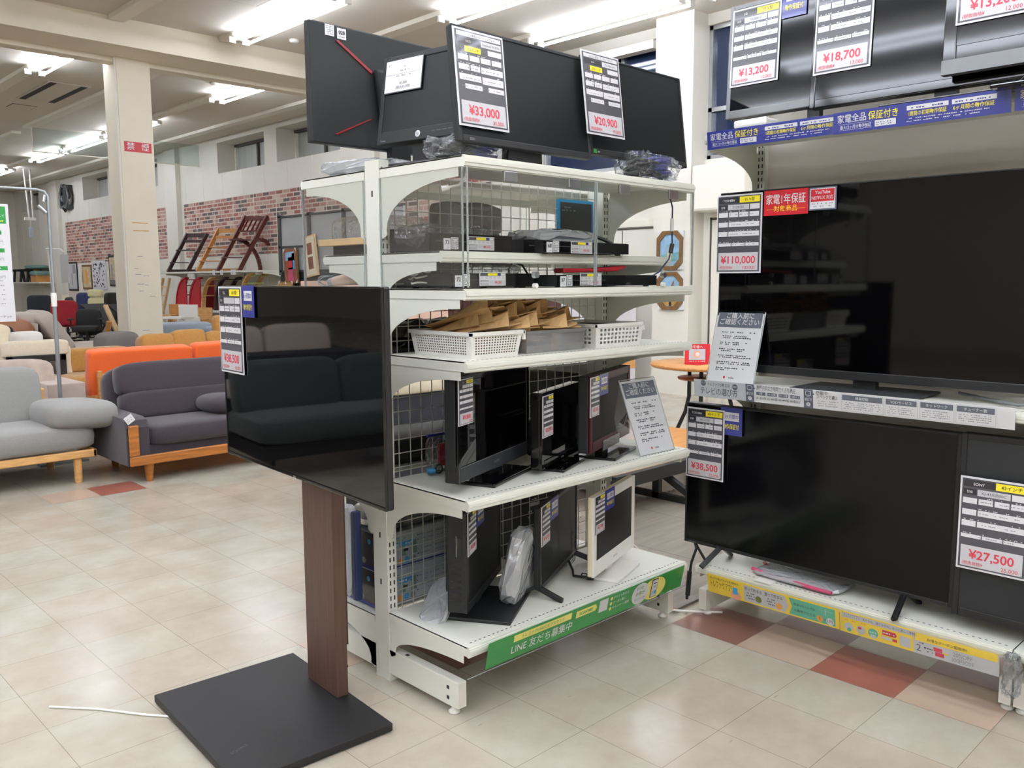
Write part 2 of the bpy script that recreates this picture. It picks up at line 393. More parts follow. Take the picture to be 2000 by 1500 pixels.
# ------------------------------------------------------------------ lettering and printed sheets
_TX = {}
def text_mesh(body, bold=0.0):
    if any(ord(ch) > 0x2000 for ch in body): bold = min(bold, .006)      # heavy strokes would close up the characters
    k = (body, bold)
    if k not in _TX:
        c = bpy.data.curves.new('lettering', 'FONT'); c.body = body; c.resolution_u = 3; c.offset = bold
        o = bpy.data.objects.new('lettering', c); COL.objects.link(o)
        me = bpy.data.meshes.new_from_object(o.evaluated_get(bpy.context.evaluated_depsgraph_get()))
        vs = [(v.co.x, v.co.y) for v in me.vertices]; fs = [tuple(p.vertices) for p in me.polygons]
        bpy.data.objects.remove(o); bpy.data.curves.remove(c); bpy.data.meshes.remove(me)
        _TX[k] = (vs, fs)
    return _TX[k]
class Sheet:
    """flat print in a frame: O lower left, U to the reader's right, V up; thickness th behind the face"""
    def __init__(s, O, U, V, mb=None, lift=0.0008):
        s.O = Vector(O); s.U = Vector(U).normalized(); s.V = Vector(V).normalized(); s.N = s.U.cross(s.V).normalized()
        s.mb = mb or MB(); s.lift = lift
    def P(s, u, v, l=0): return s.O+s.U*u+s.V*v+s.N*(l*s.lift)
    def body(s, w, h, th, mt):
        a = [s.P(0, 0), s.P(w, 0), s.P(w, h), s.P(0, h)]; b = [p-s.N*th for p in a]
        s.mb.add(a+b, [(0, 1, 2, 3), (7, 6, 5, 4), (0, 4, 5, 1), (1, 5, 6, 2), (2, 6, 7, 3), (3, 7, 4, 0)], mt); return s
    def rect(s, u0, v0, u1, v1, mt, l=1):
        s.mb.add([s.P(u0, v0, l), s.P(u1, v0, l), s.P(u1, v1, l), s.P(u0, v1, l)], [(0, 1, 2, 3)], mt); return s
    def poly(s, pts, mt, l=1):
        s.mb.add([s.P(u, v, l) for u, v in pts], [tuple(range(len(pts)))], mt); return s
    def disc(s, u, v, r, mt, l=1, n=20, ry=None):
        ry = ry or r
        return s.poly([(u+r*math.cos(2*PI*i/n), v+ry*math.sin(2*PI*i/n)) for i in range(n)], mt, l)
    def text(s, body, u, v, h, mt, l=2, align='c', bold=0.0, maxw=None):
        """v is the baseline, h the height of a figure"""
        vs, fs = text_mesh(body, bold)
        if not vs: return s
        x0 = min(p[0] for p in vs); x1 = max(p[0] for p in vs); k = h/0.72; wd = (x1-x0)*k; kx = k
        if maxw and wd > maxw: kx = k*maxw/wd; wd = maxw
        off = {'l': 0, 'c': -wd/2, 'r': -wd}[align]
        s.mb.add([s.P(u+off+(x-x0)*kx, v+y*k, l) for x, y in vs], fs, mt); return s
    def lines(s, u0, v, u1, mt, l=2, h=0.0015, seed=1, dens=0.75):
        """a line of print too small to read"""
        rnd = random.Random(seed); u = u0
        while u < u1:
            k = rnd.uniform(0.8, 1.8)*h*1.6
            if rnd.random() < dens: s.rect(u, v, min(u+k, u1), v+h*rnd.uniform(1.0, 1.6), mt, l)
            u += k*1.35
        return s
# ================================================================== THE SHELL OF THE SHOP
CEIL = 4.55
fl = MB(); fl.quad((-12, -8, 0), (9.4, -8, 0), (9.4, 34, 0), (-12, 34, 0), 'floor')
def cell(i, j, mt):
    x0, y0 = 2.872+.303*i, 1.392+.303*j; e = .001
    fl.quad((x0+e, y0+e, .0006), (x0+.303-e, y0+e, .0006), (x0+.303-e, y0+.303-e, .0006), (x0+e, y0+.303-e, .0006), mt)
for i, j, k in ((0, -1, 'tile_red'), (0, 0, 'tile_pink'), (0, -2, 'tile_pink'), (1, 0, 'tile_brick'), (1, -2, 'tile_brick'), (0, 1, 'tile_brick'),
                (-3, 3, 'tile_red'), (-4, 4, 'tile_pink'), (-2, 3, 'tile_pink'), (-3, 15, 'tile_red'), (-4, 15, 'tile_pink')):
    cell(i, j, k)
struct(fl.build('floor'))
struct(MB().box(-12, 9.4, -8, 34, CEIL, CEIL+.2, 'ceiling').build('ceiling'))
struct(MB().box(-12.2, -12, -8, 34, 0, CEIL, 'wall').build('wall_left'))
struct(MB().box(-12, 9.4, 34, 34.2, 0, CEIL, 'wall').build('wall_far'))
struct(MB().box(-12, 9.4, -8.2, -8, 0, CEIL, 'wall').build('wall_near'))
# the long outer wall: solid below, deep window bays above, pilasters
wl = MB(); pi_ = MB()
OPEN = [(13.6, 15.87), (16.36, 18.45), (21.7, 24.54), (25.07, 27.07), (31.24, 33.2)]
wl.box(8.95, 9.6, 9.5, 34, 0, 3.78, 'wall_white'); wl.box(8.95, 9.6, 9.5, 34, 4.44, CEIL, 'wall_white')
y = 9.5
for a, b in OPEN+[(34, 34)]:
    wl.box(8.95, 9.6, y, a, 3.78, 4.44, 'wall_white'); y = b
for a, b in ((20.42, 21.06), (29.08, 29.76), (12.4, 13.0)):
    pi_.box(8.84, 8.949, a, b, 0, CEIL, 'wall_white')
wl.box(9.15, 9.6, -8, 9.5, 0, 2.86, 'wall_white'); wl.box(9.15, 9.6, -8, 9.5, 4.42, CEIL, 'wall_white')
wl.box(9.15, 9.6, 8.75, 9.5, 2.86, 4.42, 'wall_white'); wl.box(9.15, 9.6, -8, -1, 2.86, 4.42, 'wall_white'); wl.box(8.95, 9.15, 9.0, 9.5, 0, CEIL, 'wall_white')
for k in range(26):                       # plank joints of the boarding
    yy = 9.9+k*.93
    if not any(a-.05 < yy < b+.05 for a, b in ((20.42, 21.06), (29.08, 29.76), (12.4, 13.0))):
        wl.box(8.945, 8.95, yy, yy+.012, 0, 3.78, 'trim')
struct(wl.build('wall_right')); struct(pi_.build('wall_right_pilaster'))
struct(MB().box(8.86, 9.5, 6.01, 6.55, 0, CEIL, 'wall_white').build('wall_right_pillar'))
for n, (a, b) in enumerate(OPEN):
    q = MB(); q.box(9.42, 9.46, a, b, 3.78, 4.44, 'grey_shutter')
    for yy in (a+.02, (a+b)/2, b-.05): q.box(9.36, 9.42, yy, yy+.045, 3.78, 4.44, 'dark_line' if yy == (a+b)/2 else 'trim')
    q.box(9.36, 9.42, a, b, 4.38, 4.44, 'dark_line')
    struct(q.build('window_%d' % (n+1)))
for n, (a, b) in enumerate(((6.55, 8.75), (-1.0, 6.01))):
    q = MB(); q.box(9.24, 9.27, a, b, 2.86, 4.42, 'night_glass')
    for yy in (a, a+.75, b-.05): q.box(9.19, 9.25, yy, yy+.05, 2.86, 4.42, 'steel')
    for zz in (2.86, 3.42, 4.37): q.box(9.19, 9.25, a, b, zz, zz+.05, 'steel')
    struct(q.build('window_%d' % (n+6)))
q = MB(); q.box(9.0, 9.14, 6.7, 7.62, 4.27, 4.37, 'trim')
struct(q.build('trim_1'))
for n, (a, b, zt) in enumerate(((6.62, 8.6, 2.10), (4.4, 5.88, 2.16))):
    q = MB(); q.box(9.1, 9.15, a, b, 0, zt, 'wall_white'); q.box(9.08, 9.15, a, b, zt, zt+.09, 'trim'); q.box(9.09, 9.15, a, b, zt-.03, zt-.01, 'dark_line')
    q.box(9.09, 9.15, b-.02, b, 0, zt, 'dark_line')
    for yy in (a+.6, a+1.25): q.box(9.095, 9.1, yy, yy+.01, 0.02, zt-.04, 'dark_line')
    struct(q.build('door_%d' % (n+1)))
struct(MB().box(9.06, 9.1, -8, 6.01, 0, .012, 'dark_line').build('baseboard_right'))
o = MB().box(8.7, 9.15, 5.2, 5.9, 2.21, 2.74, 'wall_white').build('trim_30', bevel=.03)
struct(o)
# column, beam, ceiling battens
cl = MB(); cl.box(4.29, 4.71, 11.5, 11.95, 0, 4.32, 'beam')
cl.box(4.262, 4.287, 11.5, 11.53, 0, 4.32, 'trim')
for (u, z, ln, k) in ((.09, 2.17, .2, 'wood_light'), (.1, 2.07, .2, 'wood_light')):
    cl.box(4.29+u, 4.29+u+ln, 11.4985, 11.5, z, z+.014, k)
rnd = random.Random(3)
for k in range(9):
    u = rnd.uniform(.08, .3); z = rnd.uniform(.75, 1.75); cl.box(4.29+u, 4.29+u+rnd.uniform(.04, .1), 11.4988, 11.5, z, z+.006, 'i_mid')
struct(cl.build('column'))
struct(MB().box(-12, 9.1, 10.93, 11.75, 4.23, CEIL, 'beam').box(-12, 9.1, 11.55, 11.75, 4.17, 4.23, 'beam').build('ceiling_beam'))
bt = [(4.1, 12.4, 33.9), (5.5, 12.4, 19.6), (5.5, 20.4, 33.9), (8.3, 12.4, 20), (8.3, 20.6, 33.9), (6.92, 12.4, 33.9), (5.47, -6, 10.9), (6.82, -6, 10.9), (8.25, -6, 10.9), (4.1, -6, 10.9)]
for n, (x, a, b) in enumerate(bt):
    struct(MB().box(x-.09, x+.09, a, b, CEIL-.055, CEIL, 'trim').build('trim_%d' % (n+2)))
# brick wallpaper
for n, (a, b) in enumerate(((23.9, 28.75), (21.08, 21.9), (9.6, 20.25))):
    struct(MB().box(8.935, 8.95, a, b, 1.99, 3.23, 'brick').build('trim_%d' % (n+20)))
q = MB()
for k in range(12): q.box(8.93, 8.936, 10.4+k*.92, 10.412+k*.92, 1.99, 3.23, 'trim')
struct(q.build('trim_24'))
for n, (c, d) in enumerate(((Vector((4.9, 9.2, 0)), .45), (Vector((4.85, 17.55, 0)), .4))):
    q = MB(); z = CEIL-.004
    q.box(c.x-d/2, c.x+d/2, c.y-d/2, c.y+d/2, z, CEIL, 'dark_line'); q.box(c.x-d/2+.012, c.x+d/2-.012, c.y-d/2+.012, c.y+d/2-.012, z-.003, z+.002, 'ceiling')
    struct(q.build('ceiling_hatch'))

# ------------------------------------------------------------------ lights
def fixture(x, y0, label, group=None, ln=2.37):
    t = thing('fluorescent_light', label, 'ceiling light', (x, y0+ln/2, CEIL-.05), group)
    h = MB(); h.prism([(-.07, 0), (.07, 0), (.04, -.045), (-.04, -.045)], (x, y0, CEIL-.055), X, Z, -ln, 'socket'); h.build('housing', t)
    for s in (-1, 1):
        MB().tube([(x+s*.115, y0+.05, CEIL-.12), (x+s*.115, y0+ln-.05, CEIL-.12)], .017, 'tube', 10).build('tube', t)
        for yy in (y0+.02, y0+ln-.05):
            MB().box(min(x+s*.135, x+s*.05), max(x+s*.135, x+s*.05), yy, yy+.03, CEIL-.145, CEIL-.075, 'socket').build('socket', t)
    return t
f0 = fixture(5.47, 8.2, 'twin-tube ceiling light in front of the beam, above the tilted gaming monitor')
LB = [(6.82, 5.72, 'twin-tube ceiling light above the white-tagged square monitor'),
      (8.25, 5.66, 'twin-tube ceiling light near the white wall pillar, brightest behind the wide monitors'),
      (8.25, 3.1, 'twin-tube ceiling light cut by the picture top near the pillar'),
      (4.1, 11.76, 'twin-tube ceiling light half behind the beam, beside the air-conditioning grille'),
      (6.92, 11.86, 'twin-tube ceiling light just past the beam, to the column side of the monitors'),
      (6.92, 16.76, 'far twin-tube ceiling light whose end shows beside the column'),
      (6.92, 19.3, 'far twin-tube ceiling light running behind the column edge'),
      (6.92, 21.95, 'far twin-tube ceiling light next after the one at the column'),
      (6.92, 26.4, 'farthest twin-tube ceiling light, at the picture edge above the hanging banner')]
def place(x, y0): return Matrix.Translation((x, y0+2.37/2, CEIL-.05))
for x, y0, lb in LB: dup(f0, place(x, y0), lb)
G = 'unseen ceiling lights added over the aisles for brightness'
HID = []  # fixtures out of view, added for the light they give
for x in (-1.4, 0.0, 1.4, 2.75, 4.1):                  # unseen rows filled in to brighten the aisle in front of the shelving
    HID += [(x, y0) for y0 in (-7.05, -4.6, -2.15, .3, 2.75, 5.2) if not (x == 4.1 and y0 > 4.8)]
HID += [(5.47, y0) for y0 in (-4.6, -2.15, .3, 2.75, 5.2)]+[(6.82, y0) for y0 in (-4.6, -2.15, .3)]+[(8.25, y0) for y0 in (-4.6, -1.2)]
HID += [(x, y0) for x in (-4.2, -2.8) for y0 in (-4.6, -2.15, .3, 2.75, 5.2)]+[(x, y0) for x in (-7.0,) for y0 in (-4.6, .3, 5.2, 11.8, 16.8)]+[(x, y0) for x in (-1.4, 1.4) for y0 in (11.8, 16.8, 22)]  # unseen side rows, added for fill and for streaks in the upper screens
HID += [(1.4, 27), (-1.4, 27), (4.1, 22.5), (4.1, 27.5), (5.5, 27.5), (2.75, 16.8), (2.75, 24.5)]  # unseen fixtures added to brighten the far end of the hall
for x, y0 in HID: dup(f0, place(x, y0), 'unseen twin-tube ceiling light added over the aisles outside the picture', G)
# air-conditioning grille, sensors, smoke screens
t = thing('ceiling_vent', 'ceiling air-conditioning grille with two long dark slots', 'air vent', (4.88, 15.9, CEIL))
q = MB().box(4.56, 5.2, 15.05, 16.8, CEIL-.012, CEIL, 'ceiling'); q.build('panel', t)
for a in (4.6, 5.06): MB().box(a, a+.1, 15.08, 16.76, CEIL-.016, CEIL-.012, 'vent_dark').build('slot', t)
def detector(x, y, label):
    tag(MB().lathe([(.0, 0), (.06, .0), (.065, -.02), (.045, -.04), (.02, -.042)], (x, y, CEIL), 'plastic_white', 16).build('smoke_detector'), label, 'smoke detector')
detector(6.5, 13.4, 'small white ceiling sensor beside the light past the beam')
detector(6.15, 10.35, 'small flat ceiling sensor between the two front ceiling lights')
detector(8.6, 5.3, 'small white ceiling sensor above the wall pillar')
def smoke_screen(x0, x1, y, z0, label):
    t = thing('smoke_screen', label, 'glass screen', ((x0+x1)/2, y, CEIL))
    MB().box(x0, x1, y, y+.006, z0, CEIL-.06, 'glass_sheet').build('glass_pane', t)
    f = MB(); f.tube([(x0, y, z0), (x1, y, z0)], .012, 'trim', 6); f.tube([(x1, y, z0), (x1, y, CEIL)], .008, 'trim', 6); f.tube([(x0, y, z0), (x0, y, CEIL)], .008, 'trim', 6); f.build('edge_rail', t)
smoke_screen(5.5, 9.0, 19.35, 4.02, 'clear glass smoke screen hanging from the ceiling behind the column')
# no-smoking plate on the column
S = Sheet((4.335, 11.497, 3.075), X, Z); S.body(.345, .125, .003, 'i_red_bg')
S.text('禁', .08, .03, .075, 'i_white', bold=.02); S.text('煙', .265, .03, .075, 'i_white', bold=.02)
tag(S.mb.build('no_smoking_sign'), 'red plate with two white characters on the cream column', 'sign')
# ================================================================== SHELVING
def bracket_poly(d, h):
    """side gusset: straight along the shelf, hollow curve back down to the post (u forward, v up)"""
    r = []
    for i in range(11):
        t = i/10*PI/2
        r.append((d-(d-.035)*math.sin(t), -.03-(h-.05)*(1-math.cos(t))))
    return [(0, 0), (d, 0), (d, -.028)]+r+[(.035, -h), (.012, -h-.012), (0, -h)]
def gondola(name, label, T, L, H, faces, mesh_panel, foot=.41):
    """faces: list of (sign, [(z, depth, bracket height)]); local x along the run, front is -y"""
    t = thing(name, label, 'shelving', T)
    W = lambda: MB(T)
    for x in (0.0, L-.04):
        p = W(); p.box(x, x+.04, -.04, .04, .0, H, 'shelf')
        for sg in (-1, 1):
            for c in (.012, .028):
                for k in range(int(H/.028)-4):
                    z = .10+k*.028
                    p.box(x+c-.0025, x+c+.0025, sg*.0404-.0004, sg*.0404+.0004, z, z+.016, 'shelf_dark')
        for z in (.35, .52, .62, 1.1, H-.12): p.box(x-.0006, x+.001, -.004, .004, z, z+.02, 'shelf_dark')
        p.build('upright', t)
    for sg, rows in faces:
        for x in (0.002, L-.038):
            b = W(); y1 = sg*foot
            b.box(x, x+.036, min(sg*.04, y1), max(sg*.04, y1), .03, .118, 'shelf')
            b.box(x+.004, x+.032, min(y1, y1+sg*.0008), max(y1, y1+sg*.0008), .036, .112, 'board')
            for z in (.05, .085):
                b.box(x-.001, x+.0, y1-sg*.05-.006, y1-sg*.05+.006, z, z+.012, 'shelf_dark')
            b.box(x+.012, x+.024, sg*.12-.008, sg*.12+.008, .118, .1186, 'shelf_dark')
            ob = b.build('base_leg', t, bevel=.002)
            W().lathe([(.0, 0), (.018, 0), (.02, .008), (.009, .016), (.008, .035)], (x+.018, sg*(foot-.04), 0), 'plastic_white', 12).build('adjuster_foot', ob)
        for z, d, bh in rows:
            s = W(); y0, y1 = sg*.045, sg*(d+.03)
            lo, hi = min(y0, y1), max(y0, y1)
            s.box(0, L, lo, hi, z-.004, z, 'shelf')
            for x in (0, L-.003): s.box(x, x+.003, lo, hi, z-.032, z+.0005, 'shelf')
            # front lip: two-step rolled edge
            for a, b_, c_, e_ in ((0, .008, -.034, .0015), (.008, .013, -.030, -.004), (.013, .016, -.020, -.009)):
                f0_, f1_ = y1+sg*a, y1+sg*b_
                s.box(0, L, min(f0_, f1_), max(f0_, f1_), z+c_, z+e_, 'shelf')
            for k in range(58):                       # row of punched holes behind the lip
                xx = .03+k*(L-.06)/57
                s.box(xx, xx+.008, y1-sg*.02-.002, y1-sg*.02+.002, z, z+.0004, 'shelf_dark')
            so = s.build('shelf_board', t, bevel=.0)
            for x in (.004, L-.006):
                W().prism(bracket_poly(d-.03, bh), (x, sg*.04, z-.03), Vector((0, sg, 0)), Z, .002*(1 if sg < 0 else -1), 'shelf').build('bracket', so)
    if mesh_panel:
        g = W(); n = int((L-.08)/.05)
        for i in range(n+1): x = .04+i*(L-.08)/n; g.box(x-.0014, x+.0014, -.0014, .0014, .16, H-.03, 'wire')
        for k in range(int((H-.2)/.05)+1): z = .16+k*.05; g.box(.04, L-.04, -.0042, -.0014, z-.0014, z+.0014, 'wire')
        g.build('wire_grid', t)
    else:
        g = W(); g.box(.04, L-.04, -.012, .012, .12, H, 'board'); g.build('back_board', t)
        g = W(); g.box(.0, L, -.03, .03, .12, .18, 'shelf'); g.build('cross_rail', t)
    return t
AX, AY, AL = 1.727, 2.44, 1.20          # open double-sided unit
TA = TR((AX, AY, 0))
gondola('metal_shelving_unit', 'open double-sided white metal shelving with wire grid, stacked with small televisions', TA, AL, 1.82,
        [(-1, [(1.79, .43, .19), (1.51, .32, .13), (1.393, .43, .17), (1.172, .43, .16), (.735, .43, .17), (.258, .43, .12)]),
         (1, [(1.79, .41, .19), (1.51, .27, .13), (1.393, .41, .17), (1.06, .41, .16), (.735, .41, .17), (.225, .41, .16)])], True)
BX, BY, BL = 3.44, 1.975, 1.20          # wall-side unit with big televisions, facing -X
TB = TR((BX, BY, 0), -90)
gondola('metal_shelving_unit', 'tall white metal shelving with solid back board carrying the big televisions', TB, BL, 2.9,
        [(-1, [(1.985, .395, .16), (1.0, .395, .17), (.228, .395, .08)])], False)

gondola('metal_shelving_unit', 'next bay of white shelving at the picture edge, carrying the ¥27,500 television', TR((BX, BY-BL-.004, 0), -90), BL, 2.9,
        [(-1, [(1.985, .395, .16), (1.0, .395, .17), (.228, .395, .08)])], False)

# ------------------------------------------------------------------ televisions
class TV: pass
def tv(name, label, cat, loc, rz, w, h, z0, th=.035, bz=(.012, .012, .012, .02), bezel='blk_gloss', scr='screen', body='blk_matte',
       stand='plate', bw=.3, bd=.2, bt=.012, hump=.05, sx=0.0, lean=0.0, logo=None, basemat=None, neckw=.07, shelf=None, group=None, legs=(.3, .11), stand_back=0.0, hump_h=.6):
    """loc is the middle of the panel front over the shelf (z = shelf); local x to the reader's right, front is -y; bz left, right, top, bottom"""
    T = TR(loc, rz); t = thing(name, label, cat, T, group)
    P = T @ Matrix.Translation((0, 0, z0)) @ Matrix.Rotation(math.radians(-lean), 4, 'X')
    x0, x1 = -w/2, w/2
    b = MB(P); b.box(x0, x1, .006, th, 0, h, body); b.build('housing', t, bevel=.006)
    if hump: MB(P).prism([(-w*.36, h*.12), (w*.36, h*.12), (w*.34, h*hump_h), (-w*.34, h*hump_h)], (0, th, 0), X, Z, -hump, body).build('rear_cover', t, bevel=.012)
    l, r, tp, bo = bz
    f = MB(P)
    f.box(x0, x0+l, 0, .01, 0, h, bezel); f.box(x1-r, x1, 0, .01, 0, h, bezel)
    f.box(x0+l, x1-r, 0, .01, h-tp, h, bezel); f.box(x0+l, x1-r, 0, .01, 0, bo, bezel)
    f.build('bezel', t, bevel=.0025)
    MB(P).box(x0+l, x1-r, .003, .009, bo, h-tp, scr).build('screen', t)
    bm_ = basemat or bezel
    if stand == 'plate':
        MB(T).box(sx-bw/2, sx+bw/2, -bd*.55+.03+stand_back, bd*.45+.03+stand_back, 0, bt, bm_).build('stand_base', t, bevel=.004)
        MB(T).prism([(sx-neckw/2, bt), (sx+neckw/2, bt), (sx+neckw*.45, z0+h*.18), (sx-neckw*.45, z0+h*.18)], (0, .025, 0), X, Z, -.03, 'blk' if bezel != 'tv_white' else bezel).build('stand_neck', t)
    elif stand == 'legs':
        for s in (-1, 1):
            x = s*legs[0]; q = MB(T)
            q.bar((x, .02, z0+.01), (x+s*.015, -legs[1], .006), .022, .014, bm_, (0, 1, .3)); q.bar((x, .02, z0+.01), (x+s*.015, legs[1]*1.1, .006), .022, .014, bm_, (0, 1, .3))
            q.build('stand_leg', t, bevel=.003)
    R = TV(); R.T = t; R.P = P; R.w = w; R.h = h
    R.O = P @ Vector((x0, 0, 0)); M3 = P.to_3x3(); R.U = M3 @ X; R.V = M3 @ Z; R.N = R.U.cross(R.V)
    if logo:
        S = Sheet(R.O+R.N*.0004, R.U, R.V); S.text(logo[0], logo[1], logo[2], logo[3], logo[4], l=1, maxw=logo[5] if len(logo) > 5 else None); S.mb.build('maker_logo', t)
    return R
def at(R, u, v, d=.004): return R.O+R.U*u+R.V*v+R.N*d

# ------------------------------------------------------------------ price cards
def price_card(label, O, U, V, w, h, brand, size, price, sub, model='', style='tv', fine=True, sz_on=True):
    S = Sheet(O, U, V); S.body(w, h, .0025, 'i_white')
    U_ = lambda f: f*w
    V_ = lambda f: f*h
    R = lambda a, b, c, d, m, l=2: S.rect(a*w, b*h, c*w, d*h, m, l)
    S.rect(.028*w, .02*h, .972*w, .98*h, 'i_dark', 1)
    pt = .262
    R(.06, .035, .94, pt, 'i_grey')
    S.text(price, .5*w, (.125 if sub else .1)*h, .095*h, 'i_red', 3, 'c', .018, .8*w)
    if sub:
        S.text(sub, .88*w, .05*h, .042*h, 'i_red', 3, 'r', 0, .42*w)
        if fine: S.text('(税抜価格¥', .09*w, .055*h, .032*h, 'i_red', 3, 'l', 0, .3*w)
    if style == 'tv':
        R(.05, .895, .5, .965, 'i_black'); S.text(brand, .275*w, .912*h, .03*h, 'i_white', 3, 'c', .01, .38*w)
        R(.51, .892, .95, .968, 'i_yellow'); S.text(size, .73*w, .912*h, .036*h, 'i_black', 3, 'c', .015, .36*w)
        R(.05, .81, .24, .872, 'i_black'); R(.255, .805, .72, .872, 'i_grey'); R(.74, .805, .95, .872, 'i_white')
        if fine:
            S.text('型番', .145*w, .828*h, .022*h, 'i_white', 3)
            if model: S.text(model, .49*w, .824*h, .03*h, 'i_dark', 3, 'c', 0, .42*w)
        for k in range(4): R(.05+k*.228, .715, .255+k*.228, .775, 'i_white')
        R(.05, .59, .255, .652, 'i_white'); R(.275, .59, .95, .652, 'i_white')
        R(.05, .47, .255, .532, 'i_white'); R(.275, .47, .95, .532, 'i_white')
        for k in range(3): R(.05+k*.305, .345+.0, .34+k*.305, .385, 'i_white')
        if fine:
            for j, vv in enumerate((.782, .66, .54, .392)): S.lines(.08*w, vv*h, .92*w, 'i_white', 2, .006*h, j+len(label), .3)
            for j, vv in enumerate((.615, .495, .74, .36)): S.lines(.3*w, vv*h, .9*w, 'i_mid', 3, .007*h, j+len(price), .5)
    else:                                   # computer display card
        R(.06, .92, .94, .965, 'i_white'); S.text('パソコン用モニターディスプレイ', .5*w, .928*h, .022*h, 'i_black', 3, 'c', 0, .8*w)
        R(.06, .845, .5, .905, 'i_black'); S.text(brand, .28*w, .862*h, .024*h, 'i_white', 3, 'c', 0, .3*w)
        R(.53, .845, .94, .905, 'i_white'); S.text(model, .735*w, .862*h, .026*h, 'i_dark', 3, 'c', 0, .36*w)
        R(.2, .765, .52, .825, 'i_yellow'); S.text(size, .36*w, .78*h, .026*h, 'i_black', 3, 'c', .01, .28*w); R(.66, .77, .94, .825, 'i_white')
        for k in range(4): R(.06+k*.222, .675, .26+k*.222, .732, 'i_white')
        R(.06, .575, .27, .635, 'i_white'); R(.29, .575, .48, .635, 'i_white'); R(.5, .57, .94, .635, 'i_white')
        R(.06, .47, .49, .535, 'i_white'); R(.51, .46, .94, .535, 'i_white')
        R(.16, .385, .5, .435, 'i_white'); R(.62, .385, .94, .435, 'i_white')
        if fine:
            for j, vv in enumerate((.74, .643, .543)): S.lines(.08*w, vv*h, .92*w, 'i_white', 2, .006*h, j, .3)
            for j, vv in enumerate((.595, .49, .405)): S.lines(.1*w, vv*h, .9*w, 'i_mid', 3, .006*h, j+5, .45)
    o = S.mb.build('price_card'); tag(o, label, 'price card'); return o
def warranty_card(label, O, U, V, w, h):
    S = Sheet(O, U, V); S.body(w, h, .002, 'i_blue')
    S.rect(.16*w, .52*h, .86*w, .83*h, 'i_white', 1); S.text('6ヶ月間の', .5*w, .61*h, .13*h, 'i_blue', 2, 'c', .015, .64*w)
    S.text('動作保証付', .5*w, .24*h, .15*h, 'i_yellow', 2, 'c', .015, .74*w)
    tag(S.mb.build('warranty_card'), label, 'warranty card')
# ================================================================== TELEVISION ON THE WALNUT POST
t = thing('television_stand', 'floor television stand with walnut post on a square black base plate', 'television stand', TR((1.296, 2.473, 0), -3.8))
TS = WM[t.name]
MB(TS).box(-.255, .255, -.345, .345, .004, .03, 'base_black').build('base_plate', t, bevel=.003)
PT = TR((1.52, 2.476, 0), -3.8)
MB(PT).box(-.022, .022, -.103, .103, .03, 1.30, 'walnut').build('post', t, bevel=.002)
q = MB(PT); q.box(.022, .034, -.09, -.086, .2, 1.2, 'walnut_dark')
for z in (.12, .22, .7): q.tube([(.02, -.08, z), (.034, -.08, z)], .005, 'blk', 8)
q.build('cable_cover', t)
S = Sheet(TS @ Vector((-.2, -.2, .0302)), TS.to_3x3() @ Vector((.94, .34, 0)), TS.to_3x3() @ Vector((-.34, .94, 0))); S.text('EQUALS', .03, .01, .013, 'i_dark', 1, maxw=.06); S.mb.build('maker_mark', t)
F50 = tv('television', 'large glossy black television mounted on the walnut post stand', 'television', (1.444, 2.517, 0), -94, 1.13, .636, .768, .03,
         (.006, .006, .006, .012), 'blk_gloss', 'mirror_screen', 'blk', 'none', hump=.035, logo=('TCL', .565, .001, .008, 'i_white'))
price_card('price card ¥38,500 in a clear sleeve on the mounted glossy television', at(F50, -.01, .315), F50.U, F50.V, .205, .318, 'TCL', '50 V型', '¥38,500', '35,000')
warranty_card('blue warranty card with white box on the mounted glossy television', at(F50, .205, .525), F50.U, F50.V, .098, .112)

# ================================================================== SMALL TELEVISIONS ON THE OPEN UNIT
M1, M2 = .735, .258
G1, G2 = 'small televisions on the middle shelf', 'small televisions on the bottom shelf'
T1 = tv('television', 'black television with broad grey lower bezel, at the end of the middle shelf', 'television', (2.005, 2.133, M1), 20.5, .55, .345, .04, .05,
        (.02, .02, .02, .052), 'blk_gloss', 'mirror_screen', 'blk_matte', 'plate', .31, .19, .014, .04, group=G1, sx=.03, stand_back=.02)
q = Sheet(at(T1, .012, .004, .0005), T1.U, T1.V); q.rect(0, 0, .526, .046, 'bezel_charcoal', 0); q.rect(0, .045, .526, .047, 'bezel_grey', 1); q.text('AQUOS', .263, .018, .008, 'i_mid', 1, maxw=.05); q.mb.build('trim_band', T1.T)
T2 = tv('television', 'smallest black television, between its two neighbours on the middle shelf', 'television', (2.325, 2.12, M1), 21.5, .39, .272, .022, .045,
        (.022, .022, .022, .03), 'blk_gloss', 'mirror_screen', 'blk_gloss', 'plate', .23, .15, .012, .04, group=G1, logo=('REGZA', .2, .01, .006, 'i_mid'))
T3 = tv('television', 'television with dark wine-red frame behind the acrylic notice', 'television', (2.625, 2.13, M1), 20.5, .485, .29, .042, .05,
        (.028, .028, .03, .04), 'wine', 'screen_low', 'blk_matte', 'plate', .27, .17, .012, .04, basemat='blk_gloss', group=G1)
q = Sheet(at(T3, .14, -.012, .002), T3.U, T3.V); q.body(.2, .04, .02, 'blk_gloss'); q.text('TOSHIBA', .1, .017, .009, 'i_mid', 1, maxw=.05); q.mb.build('control_strip', T3.T)
T4 = tv('television', 'thick black television twisted on a flat black plate, bottom shelf end', 'television', (2.015, 2.205, M2), 32, .46, .345, .055, .07,
        (.025, .025, .02, .03), 'blk', 'screen_dark', 'blk_matte', 'plate', .33, .24, .014, .03, group=G2, sx=.0, logo=('REGZA', .23, .008, .007, 'i_mid'), stand_back=-.03)
